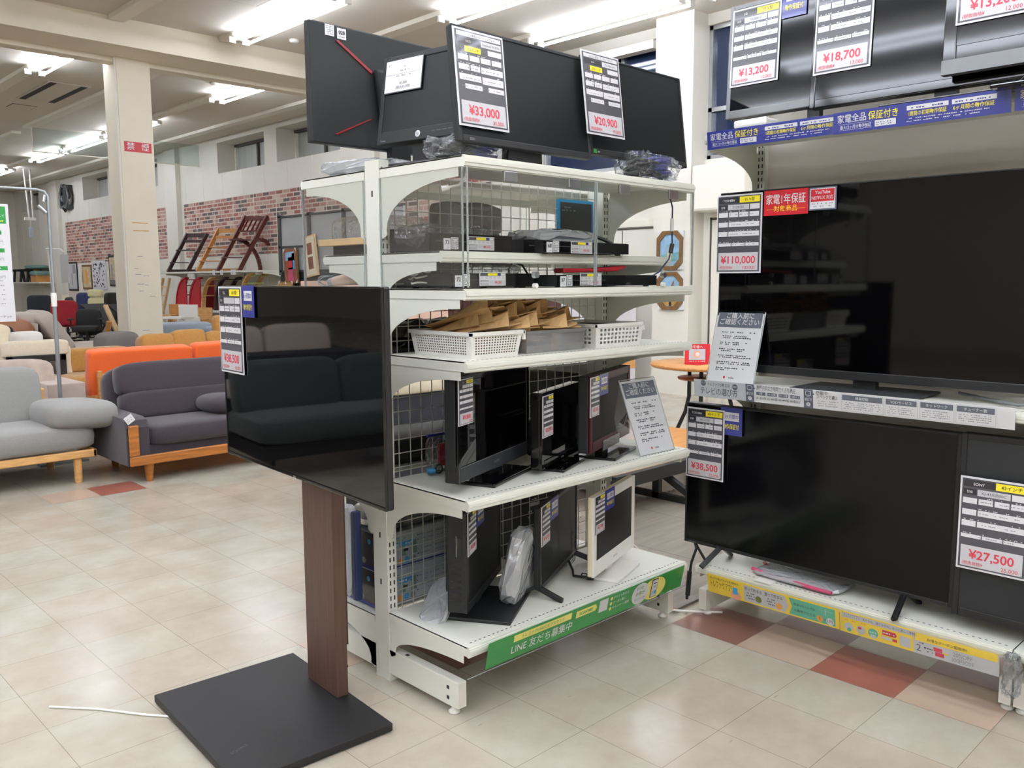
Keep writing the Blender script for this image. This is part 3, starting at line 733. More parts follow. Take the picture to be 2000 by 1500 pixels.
T5 = tv('television', 'slim black television standing on two forked feet, bottom shelf', 'television', (2.405, 2.20, M2), 25, .47, .31, .033, .03,
        (.012, .012, .014, .02), 'blk', 'screen_dark', 'blk_matte', 'legs', hump=.015, legs=(.222, .085), group=G2)
T6 = tv('television', 'white-framed small television on a white plate, bottom shelf', 'television', (2.62, 2.10, M2), 17.5, .44, .31, .043, .028,
        (.03, .03, .04, .058), 'tv_white', 'screen_dark', 'tv_yellowed', 'plate', .25, .165, .012, .03, group=G2, logo=('BRAVIA', .22, .024, .009, 'i_mid'))
q = MB(T4.P)
for k in range(7): q.box(-.2312, -.23, .02, .055, .04+k*.022, .048+k*.022, 'blk_gloss')
q.box(-.2316, -.23, .018, .035, .20, .26, 'blk_gloss'); q.box(-.2322, -.23, .034, .037, .195, .265, 'bezel_grey'); q.build('side_sockets', T4.T)
CW, CH = .098, .148
def pair(R, u, v, price, sub, size, which, warr, brand='TV'):
    price_card('small price card %s on the %s' % (price, which), at(R, u, v), R.U, R.V, CW, CH, brand, size, price, sub, fine=False)
    if warr: warranty_card('small blue warranty card on the %s' % which, at(R, u+CW+.004, v+CH-.078), R.U, R.V, CW, .08)
pair(T1, .0, .187, '¥9,800', '8,910', '24 V型', 'grey-banded television at the middle shelf end', False)
pair(T2, .0, .113, '¥20,900', '19,000', '19 V型', 'smallest middle-shelf television', False)
pair(T3, -.01, .138, '¥7,700', '7,000', '22 V型', 'wine-red framed television', True)
pair(T4, .005, .195, '¥8,580', '7,800', '22 V型', 'thick twisted television', True)
pair(T5, .0, .165, '¥14,300', '13,000', '20 V型', 'slim fork-footed television', True)
pair(T6, .0, .165, '¥7,700', '7,000', '19 V型', 'white-framed television', True)

# ================================================================== MONITORS ON TOP
TOP = 1.79
E1 = tv('computer_monitor', 'wide black monitor with the ¥33,000 card, at the shelf front corner', 'monitor', (2.062, 2.02, TOP), 0, .61, .352, .05, .03,
        (.012, .012, .012, .022), 'blk_matte', 'screen_matte', 'blk_matte', 'plate', .26, .2, .012, .03, neckw=.16, lean=6, logo=('EIZO', .05, .007, .007, 'i_mid'), basemat='blk', stand_back=.09)
E2 = tv('computer_monitor', 'wide black monitor with green energy sticker, overhanging the shelf end', 'monitor', (2.707, 2.055, TOP), 0, .59, .36, .078, .03,
        (.008, .008, .008, .022), 'blk_matte', 'screen_matte', 'blk_matte', 'plate', .22, .2, .012, .03, neckw=.06, lean=7, basemat='blk', stand_back=.07)
q = Sheet(at(E2, .005, .004, .001), E2.U, E2.V); q.rect(0, 0, .018, .014, 'i_green', 1); q.rect(.022, .003, .036, .008, 'i_mid', 1); q.mb.build('energy_sticker', E2.T)
HPm = tv('computer_monitor', 'square black office monitor with a white paper slip on its screen', 'monitor', (1.79, 2.268, TOP), -81.8, .385, .295, .085, .045,
         (.018, .018, .02, .042), 'blk_matte', 'screen_matte', 'blk_matte', 'plate', .2, .2, .012, .03, lean=9, neckw=.1, basemat='blk', stand_back=.04)
q = Sheet(at(HPm, 0, 0, .0006), HPm.U, HPm.V); q.disc(.19, .02, .011, 'i_grey', 1); q.text('hp', .19, .016, .009, 'i_black', 2, maxw=.013); q.text('Compaq', .03, .008, .005, 'i_mid', 1, maxw=.03)
for k in range(5): q.rect(.25+k*.024, .02, .266+k*.024, .024, 'i_black', 1)
q.mb.build('maker_logo', HPm.T)
GM = tv('computer_monitor', 'large gaming monitor seen from behind with red diagonal lines', 'monitor', (1.955, 2.63, TOP), 180, .71, .40, .095, .03,
        (.01, .01, .01, .02), 'blk_matte', 'screen_matte', 'blk_matte', 'plate', .3, .22, .012, .0, lean=0, neckw=.09, basemat='blk', stand_back=.0)
q = MB()
q.prism([(1.703, 2.232), (1.713, 2.235), (1.852, 2.152), (1.847, 2.144)], (0, 2.6, 0), X, Z, .004, 'red_line')
q.prism([(1.69, 1.921), (1.703, 1.921), (1.846, 1.989), (1.838, 1.989)], (0, 2.6, 0), X, Z, .004, 'red_line'); q.build('accent_line', GM.T)
q = MB(); q.prism([(1.85, 2.16), (2.06, 2.16), (2.03, 1.98), (1.88, 1.98)], (0, 2.6, 0), X, Z, .03, 'blk_matte'); q.build('rear_boss', GM.T, bevel=.012)
S = Sheet((1.662, 2.5985, 2.244), X, Z); S.body(.036, .036, .001, 'i_white')
for k in range(5): S.lines(.003, .005+k*.006, .033, 'i_mid', 1, .002, k)
tag(S.mb.build('stock_sticker'), 'small white stock sticker nearest the edge of the gaming monitor back', 'sticker')
S = Sheet((1.71, 2.5985, 2.24), X, Z); S.body(.036, .036, .001, 'i_white'); S.text('028', .018, .016, .012, 'i_black', 1, bold=.03); S.lines(.006, .006, .03, 'i_mid', 1, .002, 9)
tag(S.mb.build('stock_sticker'), 'small white sticker reading 028 on the gaming monitor back', 'sticker')
price_card('large price card ¥33,000 hung on the front corner monitor', at(E1, -.004, .045, .008), E1.U, E1.V, .208, .295, 'EIZO', '27.0インチ', '¥33,000', '30,000', 'FlexScan EV2750', 'pc')
price_card('large price card ¥20,900 hung where the two wide monitors meet', at(E2, -.085, .05, .055), E2.U, E2.V, .208, .29, 'acer', '27.0インチ', '¥20,900', '19,000', 'XV270bmiprx', 'pc')
S = Sheet(at(HPm, .016, .168, .003), HPm.U, HPm.V); S.body(.172, .112, .001, 'i_black'); S.rect(.003, .003, .169, .109, 'i_white', 1)
S.text('9/7', .02, .09, .008, 'i_mid', 2); S.text('hp', .09, .082, .007, 'i_mid', 2); S.lines(.07, .07, .11, 'i_mid', 2, .003, 3); S.rect(.004, .061, .165, .0618, 'i_mid', 2); S.lines(.055, .053, .12, 'i_mid', 2, .003, 4)
S.text('¥3,300', .088, .026, .009, 'i_dark', 2); S.text('(税込¥3,300)', .088, .012, .009, 'i_dark', 2)
tag(S.mb.build('paper_slip'), 'white paper price slip stuck on the square office monitor', 'price slip')

# bags and cables on top
def bag(name, label, cat, c, d, mt, seed, rz=0, jit=.012, e=.6, group=None):
    o = MB().cushion(c, d, mt, e, .5, Matrix.Rotation(math.radians(rz), 3, 'Z'), jit, 22, 10, seed).build(name); tag(o, label, cat, group); return o
def coil(mb, c, r, turns, mt, th=.004, seed=0, zs=.02, sq=1.0):
    rnd = random.Random(seed); p = []
    for i in range(turns*12):
        a = i*PI/6; rr = r*(1+rnd.uniform(-.25, .25)); p.append((c[0]+rr*math.cos(a), c[1]+rr*sq*math.sin(a), c[2]+zs*(i/(turns*12))+rnd.uniform(-.004, .008)))
    mb.tube(p, th, mt, 6)
def cable_bag(label, c, d, ink, seed):
    t = thing('cable_bag', label, 'bag of cables', (c[0], c[1], c[2]-d[2]/2))
    MB().cushion(c, d, 'bag_clear', .6, .5, None, .012, 22, 10, seed).build('bag', t)
    q = MB(); coil(q, (c[0]-d[0]*.1, c[1], c[2]-d[2]*.35), d[0]*.27, 6, 'blk', .006, seed, d[2]*.5, .5); q.build('cable', t)
    q = MB(); coil(q, (c[0]+d[0]*.12, c[1], c[2]-d[2]*.32), d[0]*.26, 6, ink, .008, seed+1, d[2]*.6, .45); q.build('cable', t)
cable_bag('clear bag of black and blue cables under the square office monitor', (1.87, 2.12, 1.832), (.28, .16, .075), 'i_blue', 3)
cable_bag('clear bag of blue cables under the green-stickered monitor', (2.71, 2.03, 1.845), (.30, .12, .095), 'i_blue', 5)
bag('padded_envelope', 'silver-grey padded bag on the shelf top end behind the square monitor', 'bag', (1.87, 2.66, 1.825), (.24, .34, .05), 'bag_milky', 8, 10, .006, .5)
tag(MB().box(1.77, 1.97, 2.4, 2.52, 1.792, 1.806, 'blk_matte').build('keyboard', bevel=.004), 'thin black slab lying beside the padded bag on the shelf top', 'keyboard')

# ================================================================== CLEAR DISPLAY CASE
t = thing('acrylic_display_case', 'clear acrylic case closing the front and end of the recorder shelves', 'display case', (AX, 1.97, 1.393))
def pane(name, a, b, par, edges=True):
    """a,b opposite corners of a thin upright sheet"""
    q = MB(); q.quad((a[0], a[1], a[2]), (b[0], b[1] if abs(b[1]-a[1]) > .01 else a[1], a[2]), (b[0], b[1] if abs(b[1]-a[1]) > .01 else a[1], b[2]), (a[0], a[1], b[2]), 'acrylic'); o = q.build(name, par)
    e = MB(); w_ = .0022
    for (x, y) in ((a[0], a[1]), (b[0], b[1])): e.box(x-w_, x+w_, y-w_, y+w_, a[2], b[2], 'acrylic_edge')
    e.build('sheet_edge', o); return o
YF = 1.962
pane('front_door', (AX+.004, YF, 1.398), (AX+.594, YF+.003, 1.757), t); pane('front_door', (AX+.6, YF, 1.398), (AX+1.19, YF+.003, 1.757), t)
pane('end_sheet', (AX-.004, 1.975, 1.398), (AX-.001, 2.395, 1.757), t)
pane('end_sheet', (AX+AL+.001, 1.975, 1.398), (AX+AL+.004, 2.395, 1.757), t)
for u in (.16, .46, .73, 1.03):
    MB().box(AX+u, AX+u+.06, YF+.003, YF+.012, 1.725, 1.757, 'steel').build('hinge', t, bevel=.002)
for u in (.3, 1.0):
    q = MB(); q.tube([(AX+u, YF-.004, 1.437), (AX+u, YF+.012, 1.437)], .011, 'steel', 14); q.build('cam_lock', t)
    q = MB(); q.tube([(AX+u, YF-.002, 1.402), (AX+u, YF+.012, 1.402)], .008, 'plastic_white', 10); q.build('door_stop', t)
t = thing('acrylic_display_case', 'clear acrylic case over the hair dryer on the far side of the unit', 'display case', (AX, 2.87, 1.393))
pane('end_sheet', (AX-.004, 2.485, 1.398), (AX-.001, 2.885, 1.757), t); pane('back_sheet', (AX+.004, 2.886, 1.398), (AX+1.19, 2.889, 1.757), t)
# white lamp cord end hanging under the top board, and the black cord by the far end
o = MB().tube([(1.79, 2.03, 1.757), (1.788, 2.035, 1.735), (1.775, 2.05, 1.712), (1.752, 2.07, 1.705)], .005, 'plastic_white', 8).tube([(1.752, 2.07, 1.705), (1.735, 2.085, 1.70)], .009, 'plastic_white', 8).build('lamp_cord')
tag(o, 'white cord end dangling inside the clear case near its corner', 'cord')
q = MB(); q.tube([(2.86, 2.04, 1.752), (2.87, 2.03, 1.70), (2.868, 2.03, 1.62), (2.872, 2.03, 1.55), (2.85, 2.03, 1.50), (2.80, 2.04, 1.45), (2.76, 2.06, 1.425)], .003, 'navy', 8)
q.tube([(2.868, 2.03, 1.66), (2.868, 2.03, 1.61)], .007, 'plastic_white', 8); q.tube([(2.872, 2.03, 1.56), (2.862, 2.03, 1.525)], .009, 'blk', 8)
tag(q.build('power_cord'), 'thin dark power cord running down inside the case end', 'cord')

# recorders
def recorder(label, x0, x1, y0, y1, z, h, disp=.5):
    t = thing('disc_recorder', label, 'disc recorder', ((x0+x1)/2, (y0+y1)/2, z), 'black disc recorders in the clear case')
    MB().box(x0, x1, y0+.006, y1, z+.005, z+h, 'blk_matte').build('body', t, bevel=.003)
    q = MB(); q.box(x0, x1, y0, y0+.008, z+.005, z+h-.002, 'blk_gloss'); q.box(x0+.02, x0+(x1-x0)*.45, y0-.0006, y0, z+h*.55, z+h*.6, 'bezel_charcoal'); q.build('front_panel', t)
    for x in (x0+.03, x1-.03):
        for y in (y0+.03, y1-.03): MB().lathe([(.012, 0), (.012, .006)], (x, y, z), 'blk', 10).build('foot', t)
    return t
def recorder_card(label, x, y, z, w=.118, h=.044):
    S = Sheet((x, y, z), X, Z); S.body(w, h, .001, 'i_white')
    S.rect(.003, h-.012, w-.003, h-.002, 'i_dark', 1); S.rect(w*.3, h-.011, w*.67, h-.003, 'i_yellow', 2); S.rect(w*.69, h-.011, w*.78, h-.003, 'i_blue', 2); S.rect(w*.8, h-.011, w-.005, h-.003, 'i_white', 2)
    for k in range(6): S.rect(.004+k*w/6.2, h-.022, w/6.2-.002+k*w/6.2, h-.014, 'i_grey', 1)
    for k in range(2): S.rect(.004, .003+k*.009, w*.34, .009+k*.009, 'i_dark', 1); S.rect(.006, .004+k*.009, w*.33, .008+k*.009, 'i_grey', 2)
    S.rect(w*.37, .003, w-.004, .019, 'i_grey', 1); S.text('¥9,350', w*.7, .007, .008, 'i_red', 2, bold=.02)
    tag(S.mb.build('spec_card'), label, 'price card')
def stickers(num, x, y, z, which):
    S = Sheet((x, y, z), X, Z); S.body(.03, .036, .0008, 'i_white'); S.text(num, .015, .017, .013, 'i_black', 1, bold=.02); S.lines(.008, .006, .022, 'i_mid', 1, .002, 2)
    tag(S.mb.build('stock_sticker'), 'white sticker reading %s on the %s' % (num, which), 'sticker')
    S = Sheet((x+.033, y, z+.002), X, Z); S.body(.03, .038, .0008, 'i_white')
    for k in range(6): S.lines(.002, .003+k*.006, .028, 'i_dark', 1, .002, k+11)
    tag(S.mb.build('barcode_sticker'), 'white barcode sticker beside number %s on the %s' % (num, which), 'sticker')
R1 = recorder('black disc recorder numbered 73 in a bag, upper case shelf', 1.75, 2.11, 2.16, 2.38, 1.51, .062)
stickers('73', 1.80, 2.157, 1.519, 'bagged recorder'); recorder_card('tiny price card with yellow bar on the bagged upper recorder', 1.905, 2.157, 1.52)
R2 = recorder('thin black recorder wedged between numbers 73 and 68', 2.115, 2.25, 2.10, 2.37, 1.51, .05)
R3 = recorder('wide black disc recorder numbered 68, upper case shelf', 2.16, 2.62, 2.05, 2.34, 1.51, .045)
stickers('68', 2.165, 2.047, 1.514, 'wide recorder'); recorder_card('tiny price card with yellow bar on the wide upper recorder', 2.29, 2.047, 1.513, .115, .042)
R4 = recorder('black disc recorder numbered 72, lower case shelf', 1.79, 2.16, 2.10, 2.36, 1.393, .05)
stickers('72', 1.795, 2.097, 1.4, 'lower recorder'); recorder_card('tiny price card with yellow bar on the bagged lower recorder', 1.9, 2.097, 1.402)
R5 = recorder('long black disc recorder numbered 67 under the red strip', 2.23, 2.80, 2.05, 2.32, 1.393, .045)
stickers('67', 2.235, 2.047, 1.397, 'long recorder'); recorder_card('tiny price card with yellow bar on the long lower recorder', 2.34, 2.047, 1.4)
bag('plastic_bag', 'clear plastic bag wrapped over the recorder numbered 73', 'bag', (1.90, 2.27, 1.56), (.34, .2, .09), 'bag_clear', 21, 0, .008)
bag('plastic_bag', 'grey plastic bag of leads lying on the recorder numbered 68', 'bag', (2.36, 2.2, 1.575), (.38, .18, .05), 'bag_milky', 22, 0, .006)
q = MB(); q.tube([(2.3, 2.2, 1.60), (2.38, 2.17, 1.60), (2.5, 2.15, 1.593), (2.56, 2.12, 1.57), (2.58, 2.1, 1.555)], .007, 'blk', 8); tag(q.build('power_cord'), 'black cord resting on the recorder numbered 68', 'cord')
bag('plastic_bag', 'clear plastic bag on the recorder numbered 72', 'bag', (2.0, 2.24, 1.455), (.36, .18, .045), 'bag_clear', 23, 0, .006)
tag(MB().prism([(2.3, 1.445), (2.6, 1.452), (2.66, 1.466), (2.655, 1.474), (2.45, 1.462), (2.3, 1.462)], (0, 2.14, 0), X, Z, .05, 'red_paint').build('cable_pouch', bevel=.004), 'dark red strip lying on the long lower recorder', 'pouch')
q = MB(); q.tube([(2.19, 2.25, 1.40), (2.19, 2.26, 1.46), (2.22, 2.27, 1.485), (2.26, 2.26, 1.475), (2.27, 2.24, 1.44)], .004, 'blk', 8); tag(q.build('power_cord'), 'black cord looping up between the two lower recorders', 'cord')
q = MB(); coil(q, (1.795, 2.27, 1.40), .035, 3, 'plastic_white', .003, 6, .05); tag(q.build('white_cable'), 'small coil of white cable in the case corner by the post', 'cable')

# things seen through the grid, standing on the far side boards
def slab(name, label, cat, b, mt, bevel=.006, group=None):
    o = MB().box(*b, mt).build(name, bevel=bevel); return tag(o, label, cat, group)
S = Sheet((2.64, 2.43, 1.585), X, Z); S.body(.22, .165, .012, 'i_cyan'); S.rect(.012, .012, .208, .153, 'charcoal_board', 1); S.lines(.02, .13, .09, 'i_mid', 2, .004, 2); S.lines(.02, .118, .1, 'i_mid', 2, .004, 3)
tag(S.mb.build('framed_board'), 'small dark board in a bright blue frame clipped on the grid', 'sign board')
bag('tote_bag', 'grey fabric bag hanging open behind the grid, upper shelf', 'bag', (2.27, 2.58, 1.655), (.34, .1, .13), 'slate_fabric', 31, 0, .006, .45)
slab('toaster', 'dark box behind the grid beside the hair dryer', 'appliance', (1.86, 2.2, 2.5, 2.7, 1.395, 1.50), 'charcoal_board')
t = thing('domed_bread_box', 'wooden board with clear dome lid on the far-side shelf', 'bread box', (1.9, 2.66, 1.512))
MB().box(1.76, 2.1, 2.5, 2.84, 1.548, 1.572, 'wood_pale').build('board', t, bevel=.002); MB().box(1.80, 2.06, 2.54, 2.8, 1.512, 1.548, 'blk_matte').build('base', t)
q = MB(); q.cushion((1.93, 2.67, 1.60), (.3, .3, .12), 'bag_clear', .5, .35); q.build('clear_lid', t)
slab('appliance_box', 'dark grey appliance behind the domed bread box', 'appliance', (1.84, 2.36, 2.48, 2.52, 1.515, 1.60), 'charcoal_board')
t = thing('hair_dryer', 'rose-gold hair dryer lying with a grey looped whisk in front', 'hair dryer', (1.86, 2.68, 1.4))
q = MB(); q.tube([(1.83, 2.84, 1.418), (1.83, 2.78, 1.423), (1.83, 2.66, 1.431), (1.83, 2.62, 1.437), (1.83, 2.60, 1.441)], [.018, .021, .026, .032, .036], 'rose_gold', 18); q.build('body', t)
q = MB(); q.tube([(1.83, 2.60, 1.441), (1.83, 2.585, 1.441)], [.036, .034], 'rose_gold', 18); q.tube([(1.83, 2.586, 1.441), (1.83, 2.584, 1.441)], .03, 'vent_dark', 18); q.build('inlet_grille', t)
q = MB(); q.tube([(1.83, 2.84, 1.418), (1.83, 2.875, 1.416)], [.018, .014], 'grey_plastic', 14)
for a in (0, 60, 120):
    ca, sa = math.cos(math.radians(a))*.026, math.sin(math.radians(a))*.022
    p = [(1.83+ca*math.cos(PI*k/12), 2.87+.085*math.sin(PI*k/12)**.7, 1.42+sa*math.cos(PI*k/12)) for k in range(13)]
    q.tube(p, .0022, 'grey_plastic', 6)
q.build('whisk_head', t)
slab('shelf_paper', 'folded pale booklet behind the hair dryer', 'booklet', (1.95, 2.1, 2.55, 2.7, 1.395, 1.445), 'cream_fabric', .003)
bag('plastic_bag', 'crumpled black plastic bag behind the grid, basket level', 'bag', (2.1, 2.62, 1.22), (.34, .22, .1), 'blk_gloss', 33, 0, .012)
slab('game_console', 'black flat appliance behind the grid under the crumpled black bag', 'appliance', (1.76, 2.5, 2.5, 2.8, 1.062, 1.172), 'blk_matte')
slab('dark_carton', 'dark carton behind the grid beside the smallest television', 'box', (2.46, 2.86, 2.5, 2.8, .737, 1.01), 'charcoal_board')
slab('rice_cooker_box', 'black low appliance on the far side at the middle level', 'appliance', (1.80, 2.35, 2.55, 2.85, .737, .83), 'blk_matte', .02)
t = thing('zip_bag', 'clear zip bag with blue slider leaning at the grid behind the grey-banded television', 'bag', (1.95, 2.36, .737))
MB().cushion((1.97, 2.365, .805), (.17, .04, .135), 'bag_clear', .5, .5, None, .003, 22, 10, 4).build('bag', t); MB().box(1.885, 2.05, 2.36, 2.37, .868, .878, 'i_blue').build('zip_strip', t)
q = MB(); q.box(1.93, 1.965, 2.35, 2.36, .76, .84, 'red_paint'); q.box(1.965, 2.03, 2.35, 2.362, .76, .84, 'i_boxgrey'); q.build('contents', t)
q = MB(); q.lathe([(.0, 0), (.018, 0), (.018, .014), (0, .014)], (1.885, 2.34, .745), 'i_cyan', 14); q.tube([(1.905+.016*math.cos(a/8*2*PI), 2.325, .757+.016*math.sin(a/8*2*PI)) for a in range(9)], .003, 'blk', 6); tag(q.build('cable_reel'), 'little blue and black roll by the zip bag', 'reel')
# appliance boxes on the far bottom board
def photo_box(label, b, seed, group='blue and white appliance boxes on the far side'):
    x0, x1, y0, y1, z0, z1 = b
    t = thing('appliance_box', label, 'box', ((x0+x1)/2, (y0+y1)/2, z0), group)
    MB().box(*b, 'i_boxgrey').build('carton', t, bevel=.002)
    S = Sheet((x0, y0-.0006, z0), X, Z); w_, h_ = x1-x0, z1-z0
    S.rect(0, 0, .035, h_, 'navy', 1); S.rect(.035, .02, .042, h_-.02, 'i_cyan', 1); S.text('V-TECH', .05, h_-.035, .014, 'i_leafy', 2, 'l', .01, .06); S.rect(.045, h_-.058, .15, h_-.04, 'i_cyan', 1); S.lines(.05, h_-.052, .14, 'i_white', 2, .005, seed)
    for k in range(5): S.poly([(.06+k*.026, .045), (.085+k*.026, .045), (.08+k*.026, .08+.012*((k*7+seed) % 3)), (.065+k*.026, .075+.01*(k % 2))], 'i_leafy' if k % 2 else 'i_boxgrey', 2)
    S.rect(.1, .06, .12, .07, 'i_black', 3)
    for k in range(4): S.disc(.055+k*.03, .026, .012, ('i_skin', 'i_orange', 'i_cyan', 'i_mid')[k], 2, 14)
    for k in range(5): S.rect(.165, h_-.03-k*.018, .17, h_-.026-k*.018, 'i_black', 2); S.lines(.175, h_-.03-k*.018, w_-.03, 'i_mid', 2, .003, seed+k)
    S.rect(0, .006, w_, .011, 'i_blue', 1); S.mb.build('printed_face', t)
    S = Sheet((x0-.0006, y1, z0), -Y, Z); d_ = y1-y0; S.rect(0, 0, d_, h_, 'i_black', 1); S.disc(d_*.4, h_*.6, .022, 'i_white', 2); S.disc(d_*.75, h_*.75, .01, 'i_cyan', 2)
    for k in range(4): S.disc(d_*.3+k*.03, h_*.2, .012, ('i_skin', 'i_cyan', 'i_orange', 'i_mid')[k], 2)
    S.rect(0, 0, d_, .012, 'i_blue', 2); S.mb.build('printed_end', t)
photo_box('blue and white appliance box, lower of the stacked pair behind the grid', (1.76, 2.14, 2.49, 2.78, .228, .365), 2)
photo_box('blue and white appliance box on top of the pair behind the grid', (1.765, 2.135, 2.49, 2.77, .367, .505), 5)
slab('appliance_carton', 'black carton with blue side next to the stacked boxes', 'box', (2.16, 2.34, 2.49, 2.76, .228, .40), 'blk_matte')
bag('foil_bag', 'shiny silver foil bag lying on the stacked appliance boxes', 'bag', (1.98, 2.62, .545), (.42, .24, .09), 'foil', 41, 0, .004, .5)
t = thing('speaker_box', 'black printed carton behind the grid between the two bottom televisions', 'box', (2.59, 2.63, .228))
MB().box(2.48, 2.70, 2.49, 2.78, .228, .56, 'blk_matte').build('carton', t, bevel=.004)
S = Sheet((2.5, 2.489, .4), X, Z)
for k in range(5): S.lines(.02, .02+k*.025, .1, 'i_grey', 1, .006, k+3, .6)
S.rect(.03, .07, .09, .085, 'i_grey', 1); S.mb.build('printed_face', t)
t = thing('insulated_bag', 'white tarpaulin bag with navy edge hanging at the unit end behind the post', 'bag', (1.69, 2.62, .28))
q = MB(); q.cushion((1.70, 2.625, .445), (.04, .13, .34), 'tarp', .3, .35, None, .003, 20, 12, 3); q.build('bag', t)
MB().box(1.685, 1.715, 2.535, 2.56, .27, .6, 'navy_edge').build('edge_band', t, bevel=.006)

# ================================================================== BASKETS OF KRAFT POUCHES
def basket(label, x0, x1, y0, y1, z, h, mt='plastic_white', rim=.006, flare=.012, n=None, rows=7, holes=True, bars=None):
    t = thing('plastic_basket', label, 'basket', ((x0+x1)/2, (y0+y1)/2, z), 'baskets on the shelf below the clear case')
    q = MB(); f = flare
    lo = [Vector((x0+f, y0+f, z)), Vector((x1-f, y0+f, z)), Vector((x1-f, y1-f, z)), Vector((x0+f, y1-f, z))]
    hi = [Vector((x0, y0, z+h)), Vector((x1, y0, z+h)), Vector((x1, y1, z+h)), Vector((x0, y1, z+h))]
    for k in range(4):
        a, b, c, d = lo[k], lo[(k+1) % 4], hi[(k+1) % 4], hi[k]
        P = lambda u, v: (a*(1-u)+b*u)*(1-v)+(d*(1-u)+c*u)*v
        L = (b-a).length; nc = int(L/.0125) if n is None else int(L/n); u0, u1, v0, v1 = .07, .93, .12, .84
        if not holes:
            q.quad(a, b, c, d, mt); continue
        for i in range(-1, nc+1):
            for j in range(-1, rows+1):
                ua = 0 if i < 0 else (1 if i > nc else u0+(u1-u0)*i/nc); ub = u0 if i < 0 else (1 if i == nc else u0+(u1-u0)*(i+1)/nc)
                va = 0 if j < 0 else v0+(v1-v0)*j/rows; vb = v0 if j < 0 else (1 if j == rows else v0+(v1-v0)*(j+1)/rows)
                if 0 <= i < nc and 0 <= j < rows:
                    mu, mv = (ub-ua)*.2, (vb-va)*.2; o_ = [P(ua, va), P(ub, va), P(ub, vb), P(ua, vb)]; n_ = [P(ua+mu, va+mv), P(ub-mu, va+mv), P(ub-mu, vb-mv), P(ua+mu, vb-mv)]
                    q.add(o_+n_, [(0, 1, 5, 4), (1, 2, 6, 5), (2, 3, 7, 6), (3, 0, 4, 7)], mt)
                else: q.quad(P(ua, va), P(ub, va), P(ub, vb), P(ua, vb), mt)
    q.quad(*[p+Z*.002 for p in lo], mt); q.build('tub', t, solid=.002)
    r = MB(); w_ = rim
    r.box(x0-w_, x1+w_, y0-w_, y0, z+h-.01, z+h+.002, mt); r.box(x0-w_, x1+w_, y1, y1+w_, z+h-.01, z+h+.002, mt); r.box(x0-w_, x0, y0, y1, z+h-.01, z+h+.002, mt); r.box(x1, x1+w_, y0, y1, z+h-.01, z+h+.002, mt)
    if holes: 
        for (x, y) in ((x0-w_, y0-w_), (x1, y0-w_)): r.box(x, x+w_*1.5, y, y+w_*1.5, z+h-.03, z+h, mt)
    r.build('rim', t); return t
BZ = 1.172
basket('white perforated basket heaped with brown kraft pouches, at the shelf end', 1.80, 2.03, 2.03, 2.34, BZ, .082)
basket('clear plastic tub of kraft pouches between the two white baskets', 2.06, 2.36, 2.04, 2.33, BZ, .075, 'tub_clear', .004, .008, holes=False)
basket('empty-looking white basket with larger holes at the far shelf end', 2.41, 2.69, 2.03, 2.33, BZ, .085, 'plastic_white', .004, .008, .022, 4)
tag(MB().box(2.46, 2.64, 2.1, 2.3, BZ+.06, BZ+.078, 'blk_matte').build('remote_tray', bevel=.004), 'dark flat thing inside the larger-holed white basket', 'tray')
def pouch(label, c, yaw, pitch, roll, l=.22, w=.105, th=.042):
    """kraft pouch: flat tail, gaping mouth with a thumb hole"""
    Rm = Matrix.Translation(Vector(c)) @ Matrix.Rotation(math.radians(yaw), 4, 'Z') @ Matrix.Rotation(math.radians(pitch), 4, 'Y') @ Matrix.Rotation(math.radians(roll), 4, 'X')
    t = thing('kraft_pouch', label, 'paper pouch', Rm, 'brown kraft pouches in the baskets')
    q = MB(Rm); n = 7; rings = []
    for i in range(n):
        f = i/(n-1); a = th*(f**1.4); x = l*f; ww = w*(.5-.05*f)
        rings.append([(x, -ww, 0), (x, -ww*.55, a), (x, ww*.55, a), (x, ww, 0), (x, ww*.55, -a*.35), (x, -ww*.55, -a*.35)])
    for i in range(n-1):
        for k in range(6): q.quad(rings[i][k], rings[i+1][k], rings[i+1][(k+1) % 6], rings[i][(k+1) % 6], 'kraft')
    ws = [w*.45]
    # tongue with thumb hole
    pts = [(l, -ws[-1]), (l*1.17, -.012), (l*1.17, .012), (l, ws[-1])]
    q.add([(x, y, -.002*1) for x, y in pts], [(0, 1, 2, 3)], 'kraft')
    q.build('paper', t, solid=.0012)
    q = MB(Rm); q.add([(l*.93+.014*math.cos(2*PI*i/16), .024*math.sin(2*PI*i/16), th*((.93+.064*math.cos(2*PI*i/16))**1.4)+.0022) for i in range(16)], [tuple(range(16))], 'kraft_dark')
    q.add([(l*.4+dx, dy, th*((.4+dx/l)**1.4)+.003) for dx, dy in ((0, -.02), (.05, -.02), (.05, .02), (0, .02))], [(0, 1, 2, 3)], 'i_ochre'); q.build('thumb_hole', t)
    return t
PL = [(1.86, 2.32, .085, -60, -10, 10), (1.87, 2.30, .10, -60, -16, -10), (1.90, 2.33, .09, -66, -11, 14), (1.95, 2.32, .115, -56, -17, -6), (1.88, 2.25, .085, -48, -8, 8),
      (2.01, 2.33, .095, -64, -12, 6), (2.06, 2.32, .12, -54, -16, -12), (2.03, 2.26, .085, -50, -8, 10), (2.12, 2.33, .095, -62, -12, 4), (2.17, 2.32, .11, -52, -13, -8),
      (2.15, 2.24, .08, -44, -6, 10), (2.24, 2.33, .085, -58, -8, 6), (1.97, 2.22, .075, -42, -6, -6)]
PL += [(2.12, 2.1, .05, 60, -3, 0), (2.2, 2.15, .05, 75, -2, 0), (2.28, 2.2, .05, 80, -2, 0)]
for k, (x, y, z, a, b, c) in enumerate(PL):
    pouch('brown kraft paper pouch in the heap over the baskets', (x-.01, y, BZ+z-.012), a, b, c, .21+.02*(k % 3), .115, .045 if k < 13 else .014)
